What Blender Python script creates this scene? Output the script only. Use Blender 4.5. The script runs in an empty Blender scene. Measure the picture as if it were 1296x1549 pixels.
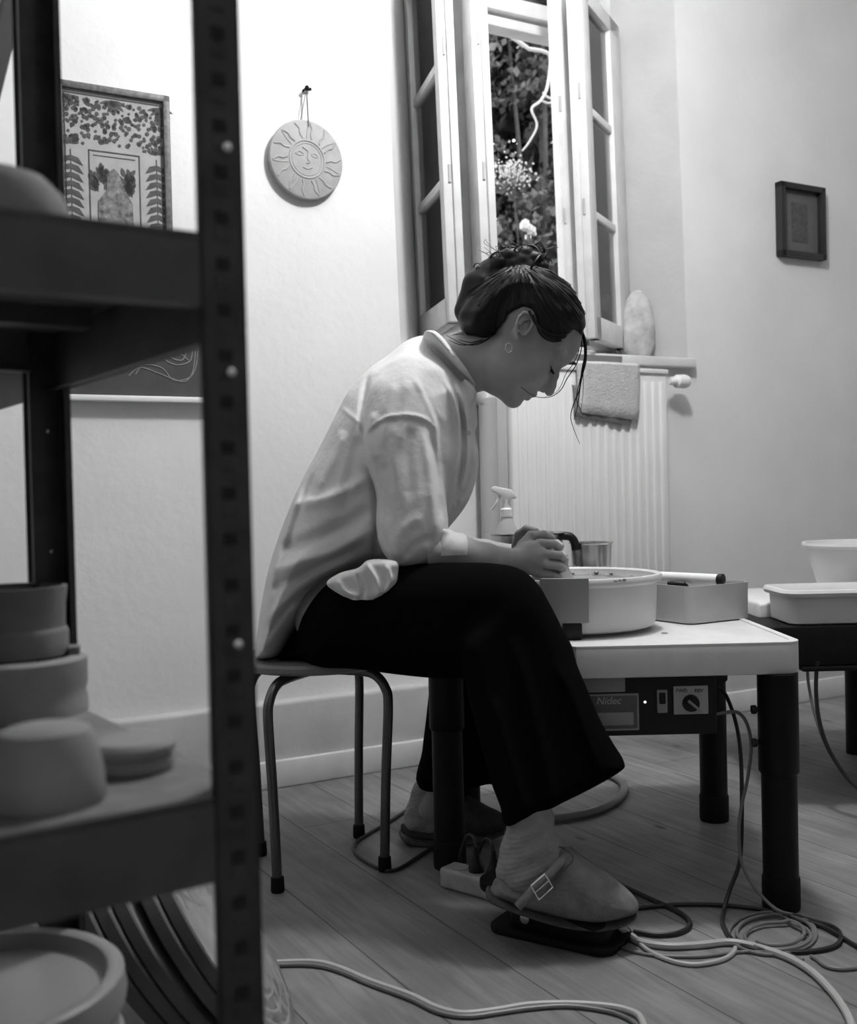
import bpy, bmesh, math, random
import numpy as np
from mathutils import Vector, Matrix
random.seed(7)
SC = bpy.context.scene
COL = SC.collection
PI = math.pi

# ------------------------------------------------------------------ camera
FPX = 1650.0; CX, CY = 648.0, 774.5
CAMZ = 0.80
PITCH = math.atan(26.5 / FPX); ROLL = 0.023
_f = Vector((0, math.cos(PITCH), -math.sin(PITCH)))
_u0 = Vector((0, math.sin(PITCH), math.cos(PITCH))); _r0 = Vector((1, 0, 0))
_r = _r0 * math.cos(ROLL) - _u0 * math.sin(ROLL)
_u = _u0 * math.cos(ROLL) + _r0 * math.sin(ROLL)
CAM = Vector((0, 0, CAMZ))
def ray(px, py):
    return _f + _r * ((px - CX) / FPX) - _u * ((py - CY) / FPX)
def P(px, py, depth):
    d = ray(px, py); return CAM + d * (depth / d.y)
def G(px, py, z=0.0):
    d = ray(px, py); return CAM + d * ((z - CAM.z) / d.z)
cd = bpy.data.cameras.new('camera'); cam = bpy.data.objects.new('camera', cd); COL.objects.link(cam)
cam.matrix_world = Matrix(((_r.x, _u.x, -_f.x, CAM.x), (_r.y, _u.y, -_f.y, CAM.y), (_r.z, _u.z, -_f.z, CAM.z), (0, 0, 0, 1)))
cd.sensor_fit = 'VERTICAL'; cd.sensor_height = 36.0; cd.lens = FPX / 1549 * 36.0
cd.clip_start = 0.02
cd.dof.use_dof = True; cd.dof.focus_distance = 2.28; cd.dof.aperture_fstop = 5.0
SC.camera = cam
SC.view_settings.view_transform = 'Standard'; SC.view_settings.look = 'None'
SC.view_settings.gamma = 1.0; SC.view_settings.use_curve_mapping = False

# ------------------------------------------------------------------ back wall frame (u along the wall, n into the room)
AL = math.radians(29.2)
WU = Vector((math.cos(AL), math.sin(AL), 0)); WN = Vector((math.sin(AL), -math.cos(AL), 0))
W0 = Vector((0, 3.292, 0))
def W(u, n, z): return W0 + WU * u + WN * n + Vector((0, 0, z))
def WP(px, py, n=0.0):
    d = ray(px, py); o = W0 + WN * n
    t = (o - CAM).dot(WN) / d.dot(WN)
    p = CAM + d * t; q = p - W0
    return q.dot(WU), p.z
LEAN = 0.026
def WS(u, n, z): return W(u - LEAN * (z - 1.3), n, z)

# ------------------------------------------------------------------ materials
def mat(name, g, rough=0.6, metal=0.0, var=0.0, scale=20.0, bump=0.0, bscale=60.0, spec=0.5, trans=0.0, sss=0.0, coat=0.0, stretch=None, detail=4):
    m = bpy.data.materials.new(name); m.use_nodes = True
    nt = m.node_tree; b = nt.nodes['Principled BSDF']
    b.inputs['Roughness'].default_value = rough; b.inputs['Metallic'].default_value = metal
    b.inputs['Specular IOR Level'].default_value = spec
    b.inputs['Base Color'].default_value = (g, g, g, 1)
    b.inputs['Transmission Weight'].default_value = trans
    b.inputs['Coat Weight'].default_value = coat
    if sss: b.inputs['Subsurface Weight'].default_value = sss; b.inputs['Subsurface Radius'].default_value = (.01, .01, .01)
    tc = nt.nodes.new('ShaderNodeTexCoord'); mp = nt.nodes.new('ShaderNodeMapping')
    nt.links.new(tc.outputs['Object'], mp.inputs['Vector'])
    if stretch: mp.inputs['Scale'].default_value = stretch
    if var:
        n = nt.nodes.new('ShaderNodeTexNoise'); n.inputs['Scale'].default_value = scale; n.inputs['Detail'].default_value = detail
        r = nt.nodes.new('ShaderNodeValToRGB')
        lo = max(0, g * (1 - var)); hi = min(1, g * (1 + var))
        r.color_ramp.elements[0].position = .3; r.color_ramp.elements[0].color = (lo, lo, lo, 1)
        r.color_ramp.elements[1].position = .7; r.color_ramp.elements[1].color = (hi, hi, hi, 1)
        nt.links.new(mp.outputs[0], n.inputs['Vector']); nt.links.new(n.outputs['Fac'], r.inputs[0]); nt.links.new(r.outputs[0], b.inputs['Base Color'])
    if bump:
        n2 = nt.nodes.new('ShaderNodeTexNoise'); n2.inputs['Scale'].default_value = bscale; n2.inputs['Detail'].default_value = 5
        bp = nt.nodes.new('ShaderNodeBump'); bp.inputs['Strength'].default_value = bump; bp.inputs['Distance'].default_value = .004
        nt.links.new(mp.outputs[0], n2.inputs['Vector']); nt.links.new(n2.outputs['Fac'], bp.inputs['Height']); nt.links.new(bp.outputs[0], b.inputs['Normal'])
    return m
M = {}
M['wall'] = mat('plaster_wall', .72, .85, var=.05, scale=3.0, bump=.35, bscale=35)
M['reveal_shade'] = mat('shaded_reveal_plaster', .46, .85, var=.06, scale=6, bump=.35, bscale=35)  # shade on the right and top reveals, put into the plaster colour
M['ceil'] = mat('ceiling_paint', .75, .9)
M['plinth'] = mat('plinth_paint', .5, .7, var=.12, scale=6, bump=.3, bscale=30)
M['skirt'] = mat('skirting_paint', .62, .5, var=.08, scale=9)
M['winpaint'] = mat('window_paint', .62, .4, var=.08, scale=14, bump=.2, bscale=50)
M['white'] = mat('white_enamel', .78, .3, var=.04, scale=5)
M['rad'] = mat('radiator_enamel', .74, .35, var=.03, scale=8)
M['pipe'] = mat('pipe_paint', .42, .45)
M['post'] = mat('dark_steel', .05, .45, metal=.3, var=.3, scale=30, bump=.2)
M['slot'] = mat('slot_shadow_steel', .022, .6, spec=.2)
M['board'] = mat('fibreboard', .14, .8, var=.2, scale=40, bump=.2)
M['shelfdark'] = mat('shelf_beam', .085, .5, metal=.2, var=.2)
M['plaster'] = mat('plaster_mould', .27, .85, var=.12, scale=18, bump=.25)
M['plasterdark'] = mat('stained_plaster', .17, .85, var=.15, scale=18, bump=.25)
M['bat'] = mat('round_board_face', .34, .7, var=.2, scale=12)
M['batedge'] = mat('round_board_edge', .10, .7, var=.2, scale=12)
M['bucket'] = mat('bucket_plastic', .27, .35, spec=.5)
M['steel'] = mat('brushed_steel', .55, .25, metal=1.0)
M['chrome'] = mat('chrome', .8, .12, metal=1.0)
M['stoolleg'] = mat('stool_steel', .12, .25, metal=.7, spec=.5)
M['stoolseat'] = mat('stool_seat', .2, .5, var=.1)
M['rubber'] = mat('black_rubber', .006, .7, spec=.2)
M['blackmetal'] = mat('black_powder_coat', .005, .45, var=.3, scale=30, spec=.2)
M['blackplastic'] = mat('black_plastic', .009, .45, spec=.3)
M['tabletop'] = mat('wheel_table_top', .66, .4, var=.05, scale=30)
M['pan'] = mat('splash_pan_plastic', .62, .35, var=.05, scale=12)
M['pandark'] = mat('wet_clay_slip', .16, .35, var=.5, scale=25, bump=.3)
M['pangrey'] = mat('splash_pan_insert', .27, .4)
M['head'] = mat('wheel_head', .36, .35, metal=.4, var=.15, scale=30)
M['clay'] = mat('wet_clay', .28, .3, var=.1, scale=30, bump=.1)
M['skin'] = mat('skin', .34, .5, var=.06, scale=30, sss=.15, spec=.35)
M['shirt'] = mat('cotton_shirt', .66, .85, var=.04, scale=14, bump=.9, bscale=24, spec=.15)
M['trousers'] = mat('black_cotton', .0035, .95, spec=.02, bump=.2, bscale=40)
M['sock'] = mat('sock_knit', .30, .95, var=.1, scale=60, bump=.5, bscale=120, spec=.1)
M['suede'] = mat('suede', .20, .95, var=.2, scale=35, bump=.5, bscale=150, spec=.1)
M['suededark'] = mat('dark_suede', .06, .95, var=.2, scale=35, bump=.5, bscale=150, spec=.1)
M['sole'] = mat('cork_sole', .06, .8, var=.3, scale=80)
M['cabledark'] = mat('dark_cable', .012, .4)
M['cablegrey'] = mat('grey_cable', .16, .4)
M['cablelight'] = mat('light_cable', .42, .45)
M['hose'] = mat('grey_hose', .22, .25)
M['plastic'] = mat('grey_box_plastic', .48, .5, var=.05)
M['paper'] = mat('paper', .75, .8)
M['frameblack'] = mat('black_frame', .018, .4)
M['printdark'] = mat('dark_print', .075, .6, var=.3, scale=60)
M['printmid'] = mat('grey_mount', .11, .6, var=.1)
M['artpaper'] = mat('art_paper', .34, .7, var=.08, scale=30)
M['artink'] = mat('art_ink', .06, .7, var=.3, scale=40)
M['artmid'] = mat('art_midtone', .15, .7, var=.7, scale=70, detail=8)
M['gilt'] = mat('patterned_frame', .11, .5, var=.4, scale=80)
M['chalkboard'] = mat('chalkboard', .075, .8, var=.15, scale=12)
M['chalk'] = mat('chalk', .24, .9)
M['ceramic'] = mat('unglazed_plate', .33, .75, var=.08, scale=30, bump=.2)
M['string'] = mat('string', .12, .8)
M['towel'] = mat('terry_towel', .50, .98, var=.06, scale=30, bump=1.0, bscale=160, spec=.05)
M['towelhem'] = mat('towel_hem', .16, .9)
M['stone'] = mat('pale_stone', .45, .8, var=.35, scale=18, bump=.5, bscale=30)
M['panelgrey'] = mat('panel_plate', .28, .4)
M['label'] = mat('panel_label', .10, .4)
M['ink'] = mat('panel_ink', .04, .5)
M['outlet'] = mat('power_strip_plastic', .33, .45, var=.15, scale=30)
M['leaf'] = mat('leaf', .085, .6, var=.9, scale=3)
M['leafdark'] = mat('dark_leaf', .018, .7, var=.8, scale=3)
M['blossom'] = mat('blossom', .45, .7)
M['twig'] = mat('pale_twig', .42, .8)
M['bark'] = mat('bark', .05, .9, var=.3)
M['soil'] = mat('garden_ground', .05, .95, var=.4, scale=5)
M['hairacc'] = mat('hair_tie', .1, .6)

def hair_mat():
    m = bpy.data.materials.new('dark_hair'); m.use_nodes = True; nt = m.node_tree; b = nt.nodes['Principled BSDF']
    b.inputs['Base Color'].default_value = (.012, .012, .012, 1); b.inputs['Roughness'].default_value = .5
    b.inputs['Specular IOR Level'].default_value = .22
    return m
M['hair'] = hair_mat()
def glass_mat():
    m = bpy.data.materials.new('window_glass'); m.use_nodes = True; nt = m.node_tree; nt.nodes.clear()
    o = nt.nodes.new('ShaderNodeOutputMaterial'); t = nt.nodes.new('ShaderNodeBsdfTransparent'); g = nt.nodes.new('ShaderNodeBsdfGlossy')
    g.inputs['Roughness'].default_value = .03; t.inputs['Color'].default_value = (.9, .9, .9, 1)
    mx = nt.nodes.new('ShaderNodeMixShader'); fr = nt.nodes.new('ShaderNodeFresnel'); fr.inputs['IOR'].default_value = 1.5
    nt.links.new(fr.outputs[0], mx.inputs[0]); nt.links.new(t.outputs[0], mx.inputs[1]); nt.links.new(g.outputs[0], mx.inputs[2]); nt.links.new(mx.outputs[0], o.inputs[0])
    return m
M['glass'] = glass_mat()
def frosted():
    m = mat('translucent_plastic', .75, .25); b = m.node_tree.nodes['Principled BSDF']; b.inputs['Transmission Weight'].default_value = .5
    b.inputs['IOR'].default_value = 1.3
    return m
M['bottle'] = frosted()
def led():
    m = bpy.data.materials.new('led_glow'); m.use_nodes = True; b = m.node_tree.nodes['Principled BSDF']
    b.inputs['Emission Color'].default_value = (1, 1, 1, 1); b.inputs['Emission Strength'].default_value = 2.0
    return m
M['led'] = led()
def floor_mat():
    m = bpy.data.materials.new('pine_floorboards'); m.use_nodes = True; nt = m.node_tree; b = nt.nodes['Principled BSDF']
    N = nt.nodes.new; L = nt.links.new
    tc = N('ShaderNodeTexCoord'); mp = N('ShaderNodeMapping'); mp.vector_type = 'POINT'
    mp.inputs['Rotation'].default_value = (0, 0, -AL + PI / 2)
    L(tc.outputs['Object'], mp.inputs[0])
    br = N('ShaderNodeTexBrick'); br.offset = .37; br.inputs['Scale'].default_value = 1.0
    br.inputs['Brick Width'].default_value = 7.3; br.inputs['Row Height'].default_value = .185
    br.inputs['Mortar Size'].default_value = .0018; br.inputs['Mortar Smooth'].default_value = .3
    br.inputs['Color1'].default_value = (.195, .195, .195, 1); br.inputs['Color2'].default_value = (.225, .225, .225, 1); br.inputs['Mortar'].default_value = (.075, .075, .075, 1)
    L(mp.outputs[0], br.inputs[0])
    # grain, stretched along the boards
    m2 = N('ShaderNodeMapping'); m2.inputs['Scale'].default_value = (2.2, 26, 1); L(mp.outputs[0], m2.inputs[0])
    gn = N('ShaderNodeTexNoise'); gn.inputs['Scale'].default_value = 2.0; gn.inputs['Detail'].default_value = 6; gn.inputs['Distortion'].default_value = .8; L(m2.outputs[0], gn.inputs[0])
    gr = N('ShaderNodeValToRGB'); gr.color_ramp.elements[0].position = .3; gr.color_ramp.elements[0].color = (.72, .72, .72, 1); gr.color_ramp.elements[1].position = .7; gr.color_ramp.elements[1].color = (1.12, 1.12, 1.12, 1)
    L(gn.outputs[0], gr.inputs[0])
    mul = N('ShaderNodeMixRGB'); mul.blend_type = 'MULTIPLY'; mul.inputs[0].default_value = 1; L(br.outputs[0], mul.inputs[1]); L(gr.outputs[0], mul.inputs[2])
    # worn patches, knots
    pn = N('ShaderNodeTexNoise'); pn.inputs['Scale'].default_value = 3.5; pn.inputs['Detail'].default_value = 6; L(mp.outputs[0], pn.inputs[0])
    pr = N('ShaderNodeValToRGB'); pr.color_ramp.elements[0].position = .35; pr.color_ramp.elements[0].color = (.75, .75, .75, 1); pr.color_ramp.elements[1].position = .72; pr.color_ramp.elements[1].color = (1.35, 1.35, 1.35, 1)
    L(pn.outputs[0], pr.inputs[0])
    mul2 = N('ShaderNodeMixRGB'); mul2.blend_type = 'MULTIPLY'; mul2.inputs[0].default_value = 1; L(mul.outputs[0], mul2.inputs[1]); L(pr.outputs[0], mul2.inputs[2])
    m3 = N('ShaderNodeMapping'); m3.inputs['Scale'].default_value = (3.0, 7.0, 1); L(mp.outputs[0], m3.inputs[0])
    vo = N('ShaderNodeTexVoronoi'); vo.inputs['Scale'].default_value = 1.0; vo.inputs['Randomness'].default_value = 1; L(m3.outputs[0], vo.inputs[0])
    kr = N('ShaderNodeValToRGB'); kr.color_ramp.elements[0].position = .03; kr.color_ramp.elements[0].color = (.3, .3, .3, 1); kr.color_ramp.elements[1].position = .085; kr.color_ramp.elements[1].color = (1, 1, 1, 1)
    L(vo.outputs['Distance'], kr.inputs[0])
    mul3 = N('ShaderNodeMixRGB'); mul3.blend_type = 'MULTIPLY'; mul3.inputs[0].default_value = 1; L(mul2.outputs[0], mul3.inputs[1]); L(kr.outputs[0], mul3.inputs[2])
    L(mul3.outputs[0], b.inputs['Base Color'])
    b.inputs['Roughness'].default_value = .55; b.inputs['Specular IOR Level'].default_value = .3
    bp = N('ShaderNodeBump'); bp.inputs['Strength'].default_value = .25; bp.inputs['Distance'].default_value = .003; L(br.outputs['Fac'], bp.inputs['Height']); bp.invert = True
    L(bp.outputs[0], b.inputs['Normal'])
    return m
M['floor'] = floor_mat()

# ------------------------------------------------------------------ objects
WLOC = {}
def link(name, me, parent=None, origin=None):
    o = bpy.data.objects.new(name, me); COL.objects.link(o)
    return o
def put(name, verts, faces, material, parent=None, smooth=True, origin=None, mats=None, fmat=None):
    vs = np.array([tuple(v) for v in verts], dtype=float) if not isinstance(verts, np.ndarray) else verts
    if origin is None: org = Vector(((vs[:, 0].min() + vs[:, 0].max()) / 2, (vs[:, 1].min() + vs[:, 1].max()) / 2, vs[:, 2].min()))
    else: org = Vector(origin)
    me = bpy.data.meshes.new(name)
    me.from_pydata((vs - np.array(org)).tolist(), [], faces if isinstance(faces, list) else faces.tolist())
    me.validate(); me.update()
    for m in (mats or [material]): me.materials.append(m)
    if fmat is not None: me.polygons.foreach_set('material_index', fmat)
    if smooth:
        me.polygons.foreach_set('use_smooth', [True] * len(me.polygons))
        if smooth is True: 
            try: me.set_sharp_from_angle(angle=math.radians(38))
            except Exception: pass
    o = bpy.data.objects.new(name, me); COL.objects.link(o); o.location = org; WLOC[o.name] = org.copy()
    if parent is not None: adopt(o, parent)
    return o
def adopt(o, parent):
    o.parent = parent; o.matrix_parent_inverse = Matrix.Translation(-WLOC[parent.name])
    # children of children: world = parentworld * inv * local ; parent world is a pure translation
def thing(name, loc, label, cat, group=None):
    o = bpy.data.objects.new(name, None); COL.objects.link(o); o.location = loc; o.empty_display_size = .05; WLOC[o.name] = Vector(loc)
    tag(o, label, cat, group); return o
def tag(o, label=None, cat=None, group=None, kind=None):
    if label: o['label'] = label
    if cat: o['category'] = cat
    if group: o['group'] = group
    if kind: o['kind'] = kind
    return o

class MB:
    def __init__(s): s.v = []; s.f = []
    def add(s, vs, fs):
        n = len(s.v); s.v += [Vector(v) for v in vs]; s.f += [tuple(i + n for i in f) for f in fs]; return s
    def box(s, fn, a, b, c):          # fn maps (a,b,c) -> world; a,b,c are (lo,hi)
        vs = [fn(x, y, z) for x in a for y in b for z in c]
        return s.add(vs, [(0, 1, 3, 2), (4, 6, 7, 5), (0, 4, 5, 1), (2, 3, 7, 6), (0, 2, 6, 4), (1, 5, 7, 3)])
    def rbox(s, fn, a, b, c, r=.004, seg=2):
        bm = bmesh.new(); bmesh.ops.create_cube(bm, size=1)
        for v in bm.verts:
            v.co = Vector((a[0] + (v.co.x + .5) * (a[1] - a[0]), b[0] + (v.co.y + .5) * (b[1] - b[0]), c[0] + (v.co.z + .5) * (c[1] - c[0])))
        bmesh.ops.bevel(bm, geom=bm.edges[:], offset=r, segments=seg, profile=.5, affect='EDGES')
        bm.verts.index_update()
        s.add([fn(*v.co) for v in bm.verts], [tuple(v.index for v in f.verts) for f in bm.faces]); bm.free(); return s
    def prism(s, poly, z0, z1, fn=None, r=0, seg=2):   # poly list of (x,y)
        bm = bmesh.new(); vs = [bm.verts.new((x, y, z0)) for x, y in poly]; f = bm.faces.new(vs)
        ex = bmesh.ops.extrude_face_region(bm, geom=[f]); 
        for g in ex['geom']:
            if isinstance(g, bmesh.types.BMVert): g.co.z = z1
        bmesh.ops.recalc_face_normals(bm, faces=bm.faces[:])
        if r:
            es = [e for e in bm.edges if abs(e.verts[0].co.z - e.verts[1].co.z) < 1e-7]
            bmesh.ops.bevel(bm, geom=es, offset=r, segments=seg, profile=.5, affect='EDGES')
        bm.verts.index_update(); fn = fn or (lambda x, y, z: Vector((x, y, z)))
        s.add([fn(*v.co) for v in bm.verts], [tuple(v.index for v in f.verts) for f in bm.faces]); bm.free(); return s
    def tube(s, pts, r, seg=10, closed=False, cap=True, flat=None):
        pts = [Vector(p) for p in pts]; n = len(pts)
        rs = r if isinstance(r, (list, tuple)) else [r] * n
        base = len(s.v); prev = None
        for i, p in enumerate(pts):
            if closed: t = pts[(i + 1) % n] - pts[i - 1]
            else: t = pts[min(i + 1, n - 1)] - pts[max(i - 1, 0)]
            if t.length < 1e-9: t = Vector((0, 0, 1))
            t.normalize()
            if prev is None:
                a = Vector((0, 0, 1)) if abs(t.z) < .9 else Vector((1, 0, 0)); x = t.cross(a).normalized()
            else:
                x = prev - t * prev.dot(t)
                x = x.normalized() if x.length > 1e-6 else t.orthogonal().normalized()
            prev = x; y = t.cross(x)
            for k in range(seg):
                a = 2 * PI * k / seg; s.v.append(p + (x * math.cos(a) + y * math.sin(a)) * rs[i])
        m = n if closed else n - 1
        for i in range(m):
            for k in range(seg):
                A = base + i * seg; B = base + ((i + 1) % n) * seg; k2 = (k + 1) % seg
                s.f.append((A + k, A + k2, B + k2, B + k))
        if cap and not closed:
            s.f.append(tuple(base + k for k in range(seg))[::-1]); s.f.append(tuple(base + (n - 1) * seg + k for k in range(seg)))
        return s
    def lathe(s, prof, c, seg=48, axis=None, fn=None, a0=0, a1=2 * PI):  # prof list of (r,z)
        c = Vector(c); base = len(s.v); full = abs(a1 - a0 - 2 * PI) < 1e-6; ns = seg if full else seg + 1
        if axis is None: X, Y, Z = Vector((1, 0, 0)), Vector((0, 1, 0)), Vector((0, 0, 1))
        else: Z = Vector(axis).normalized(); X = Z.orthogonal().normalized(); Y = Z.cross(X)
        for r, z in prof:
            for k in range(ns):
                a = a0 + (a1 - a0) * k / seg; s.v.append(c + X * (r * math.cos(a)) + Y * (r * math.sin(a)) + Z * z)
        for i in range(len(prof) - 1):
            for k in range(seg if full else seg):
                k2 = (k + 1) % ns; A = base + i * ns; B = A + ns
                s.f.append((A + k, A + k2, B + k2, B + k))
        if full:
            if prof[0][0] > 1e-6: s.f.append(tuple(base + k for k in range(ns))[::-1])
            if prof[-1][0] > 1e-6: s.f.append(tuple(base + (len(prof) - 1) * ns + k for k in range(ns)))
        return s
    def sphere(s, c, r, seg=12, sc=(1, 1, 1)):
        c = Vector(c); prof = []
        base = len(s.v); n = seg // 2
        for i in range(n + 1):
            th = -PI / 2 + PI * i / n
            for k in range(seg):
                a = 2 * PI * k / seg; s.v.append(c + Vector((math.cos(th) * math.cos(a) * r * sc[0], math.cos(th) * math.sin(a) * r * sc[1], math.sin(th) * r * sc[2])))
        for i in range(n):
            for k in range(seg): k2 = (k + 1) % seg; A = base + i * seg; B = A + seg; s.f.append((A + k, A + k2, B + k2, B + k))
        return s
    def build(s, name, m, parent=None, smooth=True): 
        bm = bmesh.new(); vs = [bm.verts.new(v) for v in s.v]
        for f in s.f:
            try: bm.faces.new([vs[i] for i in f])
            except Exception: pass
        bmesh.ops.remove_doubles(bm, verts=bm.verts[:], dist=1e-6)
        bmesh.ops.recalc_face_normals(bm, faces=bm.faces[:])
        bm.verts.index_update()
        v = [tuple(x.co) for x in bm.verts]; f = [tuple(x.index for x in q.verts) for q in bm.faces]; bm.free()
        return put(name, v, f, m, parent, smooth)
ID = lambda x, y, z: Vector((x, y, z))
def frame_fn(o, a, b=None):   # local frame: a along, b perpendicular horizontal, z up
    o = Vector(o); a = Vector((a[0], a[1], 0)).normalized(); b = Vector((-a.y, a.x, 0)) if b is None else Vector(b).normalized()
    return lambda x, y, z: o + a * x + b * y + Vector((0, 0, z))
def smoothpath(pts, n=8, closed=False):
    pts = [Vector(p) for p in pts]; out = []
    N = len(pts); rng = range(N if closed else N - 1)
    for i in rng:
        if closed: p0, p1, p2, p3 = pts[i - 1], pts[i], pts[(i + 1) % N], pts[(i + 2) % N]
        else: p0, p1, p2, p3 = pts[max(i - 1, 0)], pts[i], pts[i + 1], pts[min(i + 2, N - 1)]
        for k in range(n):
            t = k / n
            out.append(.5 * ((2 * p1) + (-p0 + p2) * t + (2 * p0 - 5 * p1 + 4 * p2 - p3) * t * t + (-p0 + 3 * p1 - 3 * p2 + p3) * t ** 3))
    if not closed: out.append(pts[-1])
    return out
def copy_tree(o, parent=None):
    c = o.copy(); COL.objects.link(c); WLOC[c.name] = WLOC[o.name].copy()
    if parent is not None: c.parent = parent
    for ch in list(o.children): copy_tree(ch, c)
    return c
def rrect(x0, x1, y0, y1, r, n=6):
    out = []
    for cx, cy, a in ((x1 - r, y1 - r, 0), (x0 + r, y1 - r, PI / 2), (x0 + r, y0 + r, PI), (x1 - r, y0 + r, 1.5 * PI)):
        for k in range(n + 1): t = a + PI / 2 * k / n; out.append((cx + r * math.cos(t), cy + r * math.sin(t)))
    return out
def text_obj(s, size, fn, m, name, parent, depth=.0006, shear=0.0):
    cu = bpy.data.curves.new('t', 'FONT'); cu.body = s; cu.size = size; cu.extrude = depth; cu.align_x = 'CENTER'; cu.align_y = 'CENTER'; cu.shear = shear
    o = bpy.data.objects.new('t', cu); COL.objects.link(o); bpy.context.view_layer.update()
    me = bpy.data.meshes.new_from_object(o.evaluated_get(bpy.context.evaluated_depsgraph_get()))
    vs = [fn(v.co.x, v.co.y, v.co.z) for v in me.vertices]; fs = [tuple(p.vertices) for p in me.polygons]
    COL.objects.unlink(o); bpy.data.objects.remove(o)
    return put(name, vs, fs, m, parent, smooth=False)
# ================================================================== ROOM
def struct(o): o['kind'] = 'structure'; return o
UL, UR, NF, HC = -2.2, 3.2, 6.5, 3.0      # room extents in wall coordinates, ceiling height
mb = MB(); mb.box(W, (UL - .1, UR + .1), (-.35, NF + .1), (-.1, 0)); struct(mb.build('floor', M['floor'], smooth=False))
mb = MB(); mb.box(W, (UL - .1, UR + .1), (-.35, NF + .1), (HC, HC + .1)); struct(mb.build('ceiling', M['ceil'], smooth=False))
mb = MB(); mb.box(W, (UL - .1, UL), (-.35, NF), (0, HC)); struct(mb.build('wall_left', M['wall'], smooth=False))
mb = MB(); mb.box(W, (UR, UR + .1), (-.35, NF), (0, HC)); struct(mb.build('wall_right', M['wall'], smooth=False))
mb = MB(); mb.box(W, (UL - .1, UR + .1), (NF, NF + .1), (0, HC)); struct(mb.build('wall_front', M['wall'], smooth=False))

# window opening: outer corners on the wall face, inner corners at the frame
NFm = -.20
ZS = WP(1039, 545)[1]; ZT = 2.66
uBL = WP(605, 505)[0]; uBR = WP(1040, 544)[0]
fBL = WP(634, 500, NFm)[0]; fBR = WP(942, 530, NFm)[0]
def lean(u, z): return u - LEAN * (z - 1.3)
ZB = -.0; WT = -.34
# wall face with hole, plus splayed reveals, plus an outer skin
vs = []; fs = []
fm = []
def addq(pts, mi=0):
    fm.append(mi); n = len(vs); vs.extend(pts); fs.append(tuple(range(n, n + len(pts))))
for n_ in (0.0,):
    A = lambda u, z: W(u, 0, z)
    tl, bl, tr, br = lean(uBL, ZT), lean(uBL, ZS), lean(uBR, ZT), lean(uBR, ZS)
    addq([A(UL, 0), A(UL, ZS), A(bl, ZS), A(br, ZS), A(UR, ZS), A(UR, 0)][::-1])
    addq([A(UL, ZS), A(UL, ZT), A(tl, ZT), A(bl, ZS)][::-1])
    addq([A(br, ZS), A(tr, ZT), A(UR, ZT), A(UR, ZS)][::-1])
    addq([A(UL, ZT), A(UL, HC), A(UR, HC), A(UR, ZT), A(tr, ZT), A(tl, ZT)][::-1])
    ftl, fbl, ftr, fbr = lean(fBL, ZT), lean(fBL, ZS), lean(fBR, ZT), lean(fBR, ZS)
    B = lambda u, z, n=NFm: W(u, n, z)
    addq([A(bl, ZS), A(tl, ZT), B(ftl, ZT - .05), B(fbl, ZS)], 0)
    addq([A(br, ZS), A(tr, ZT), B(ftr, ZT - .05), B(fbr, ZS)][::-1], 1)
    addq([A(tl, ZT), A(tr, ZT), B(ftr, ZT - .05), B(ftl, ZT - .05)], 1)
    addq([A(bl, ZS), A(br, ZS), B(fbr, ZS), B(fbl, ZS)][::-1])
    O = lambda u, z: W(u, WT, z)
    for (u0, u1, t0, t1) in ((ftl, fbl, 0, 0),):
        addq([B(fbl, ZS), B(ftl, ZT - .05), O(ftl, ZT - .05), O(fbl, ZS)])
        addq([B(fbr, ZS), B(ftr, ZT - .05), O(ftr, ZT - .05), O(fbr, ZS)][::-1])
        addq([B(ftl, ZT - .05), B(ftr, ZT - .05), O(ftr, ZT - .05), O(ftl, ZT - .05)])
        addq([B(fbl, ZS), B(fbr, ZS), O(fbr, ZS), O(fbl, ZS)][::-1])
    addq([O(UL, 0), O(UL, ZS), O(fbl, ZS), O(fbr, ZS), O(UR, ZS), O(UR, 0)])
    addq([O(UL, ZS), O(UL, ZT - .05), O(ftl, ZT - .05), O(fbl, ZS)])
    addq([O(fbr, ZS), O(ftr, ZT - .05), O(UR, ZT - .05), O(UR, ZS)])
    addq([O(UL, ZT - .05), O(UL, HC), O(UR, HC), O(UR, ZT - .05), O(ftr, ZT - .05), O(ftl, ZT - .05)])
struct(put('wall_back', vs, fs, None, smooth=False, mats=[M['wall'], M['reveal_shade']], fmat=fm))
# plinth and skirting at the foot of the wall
mb = MB(); mb.rbox(W, (UL, .40), (-.01, .035), (0, .235), .012, 3); struct(mb.build('trim_1', M['plinth']))
mb = MB(); mb.rbox(W, (.40, UR), (-.01, .02), (0, .17), .008, 3); struct(mb.build('trim_2', M['plinth']))
mb = MB(); mb.rbox(W, (UL, .40), (.03, .052), (0, .075), .004); struct(mb.build('baseboard_back', M['skirt']))
mb = MB(); mb.rbox(W, (.40, UR), (.015, .036), (0, .075), .004); struct(mb.build('baseboard_right', M['skirt']))
# sill board
mb = MB(); mb.rbox(W, (uBL + .02, uBR + .015), (-.02, .03), (ZS - .03, ZS + .004), .006, 3); mb.rbox(W, (fBL - .03, fBR + .03), (NFm, 0), (ZS - .005, ZS + .005), .002); struct(mb.build('trim_3', M['winpaint']))

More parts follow.
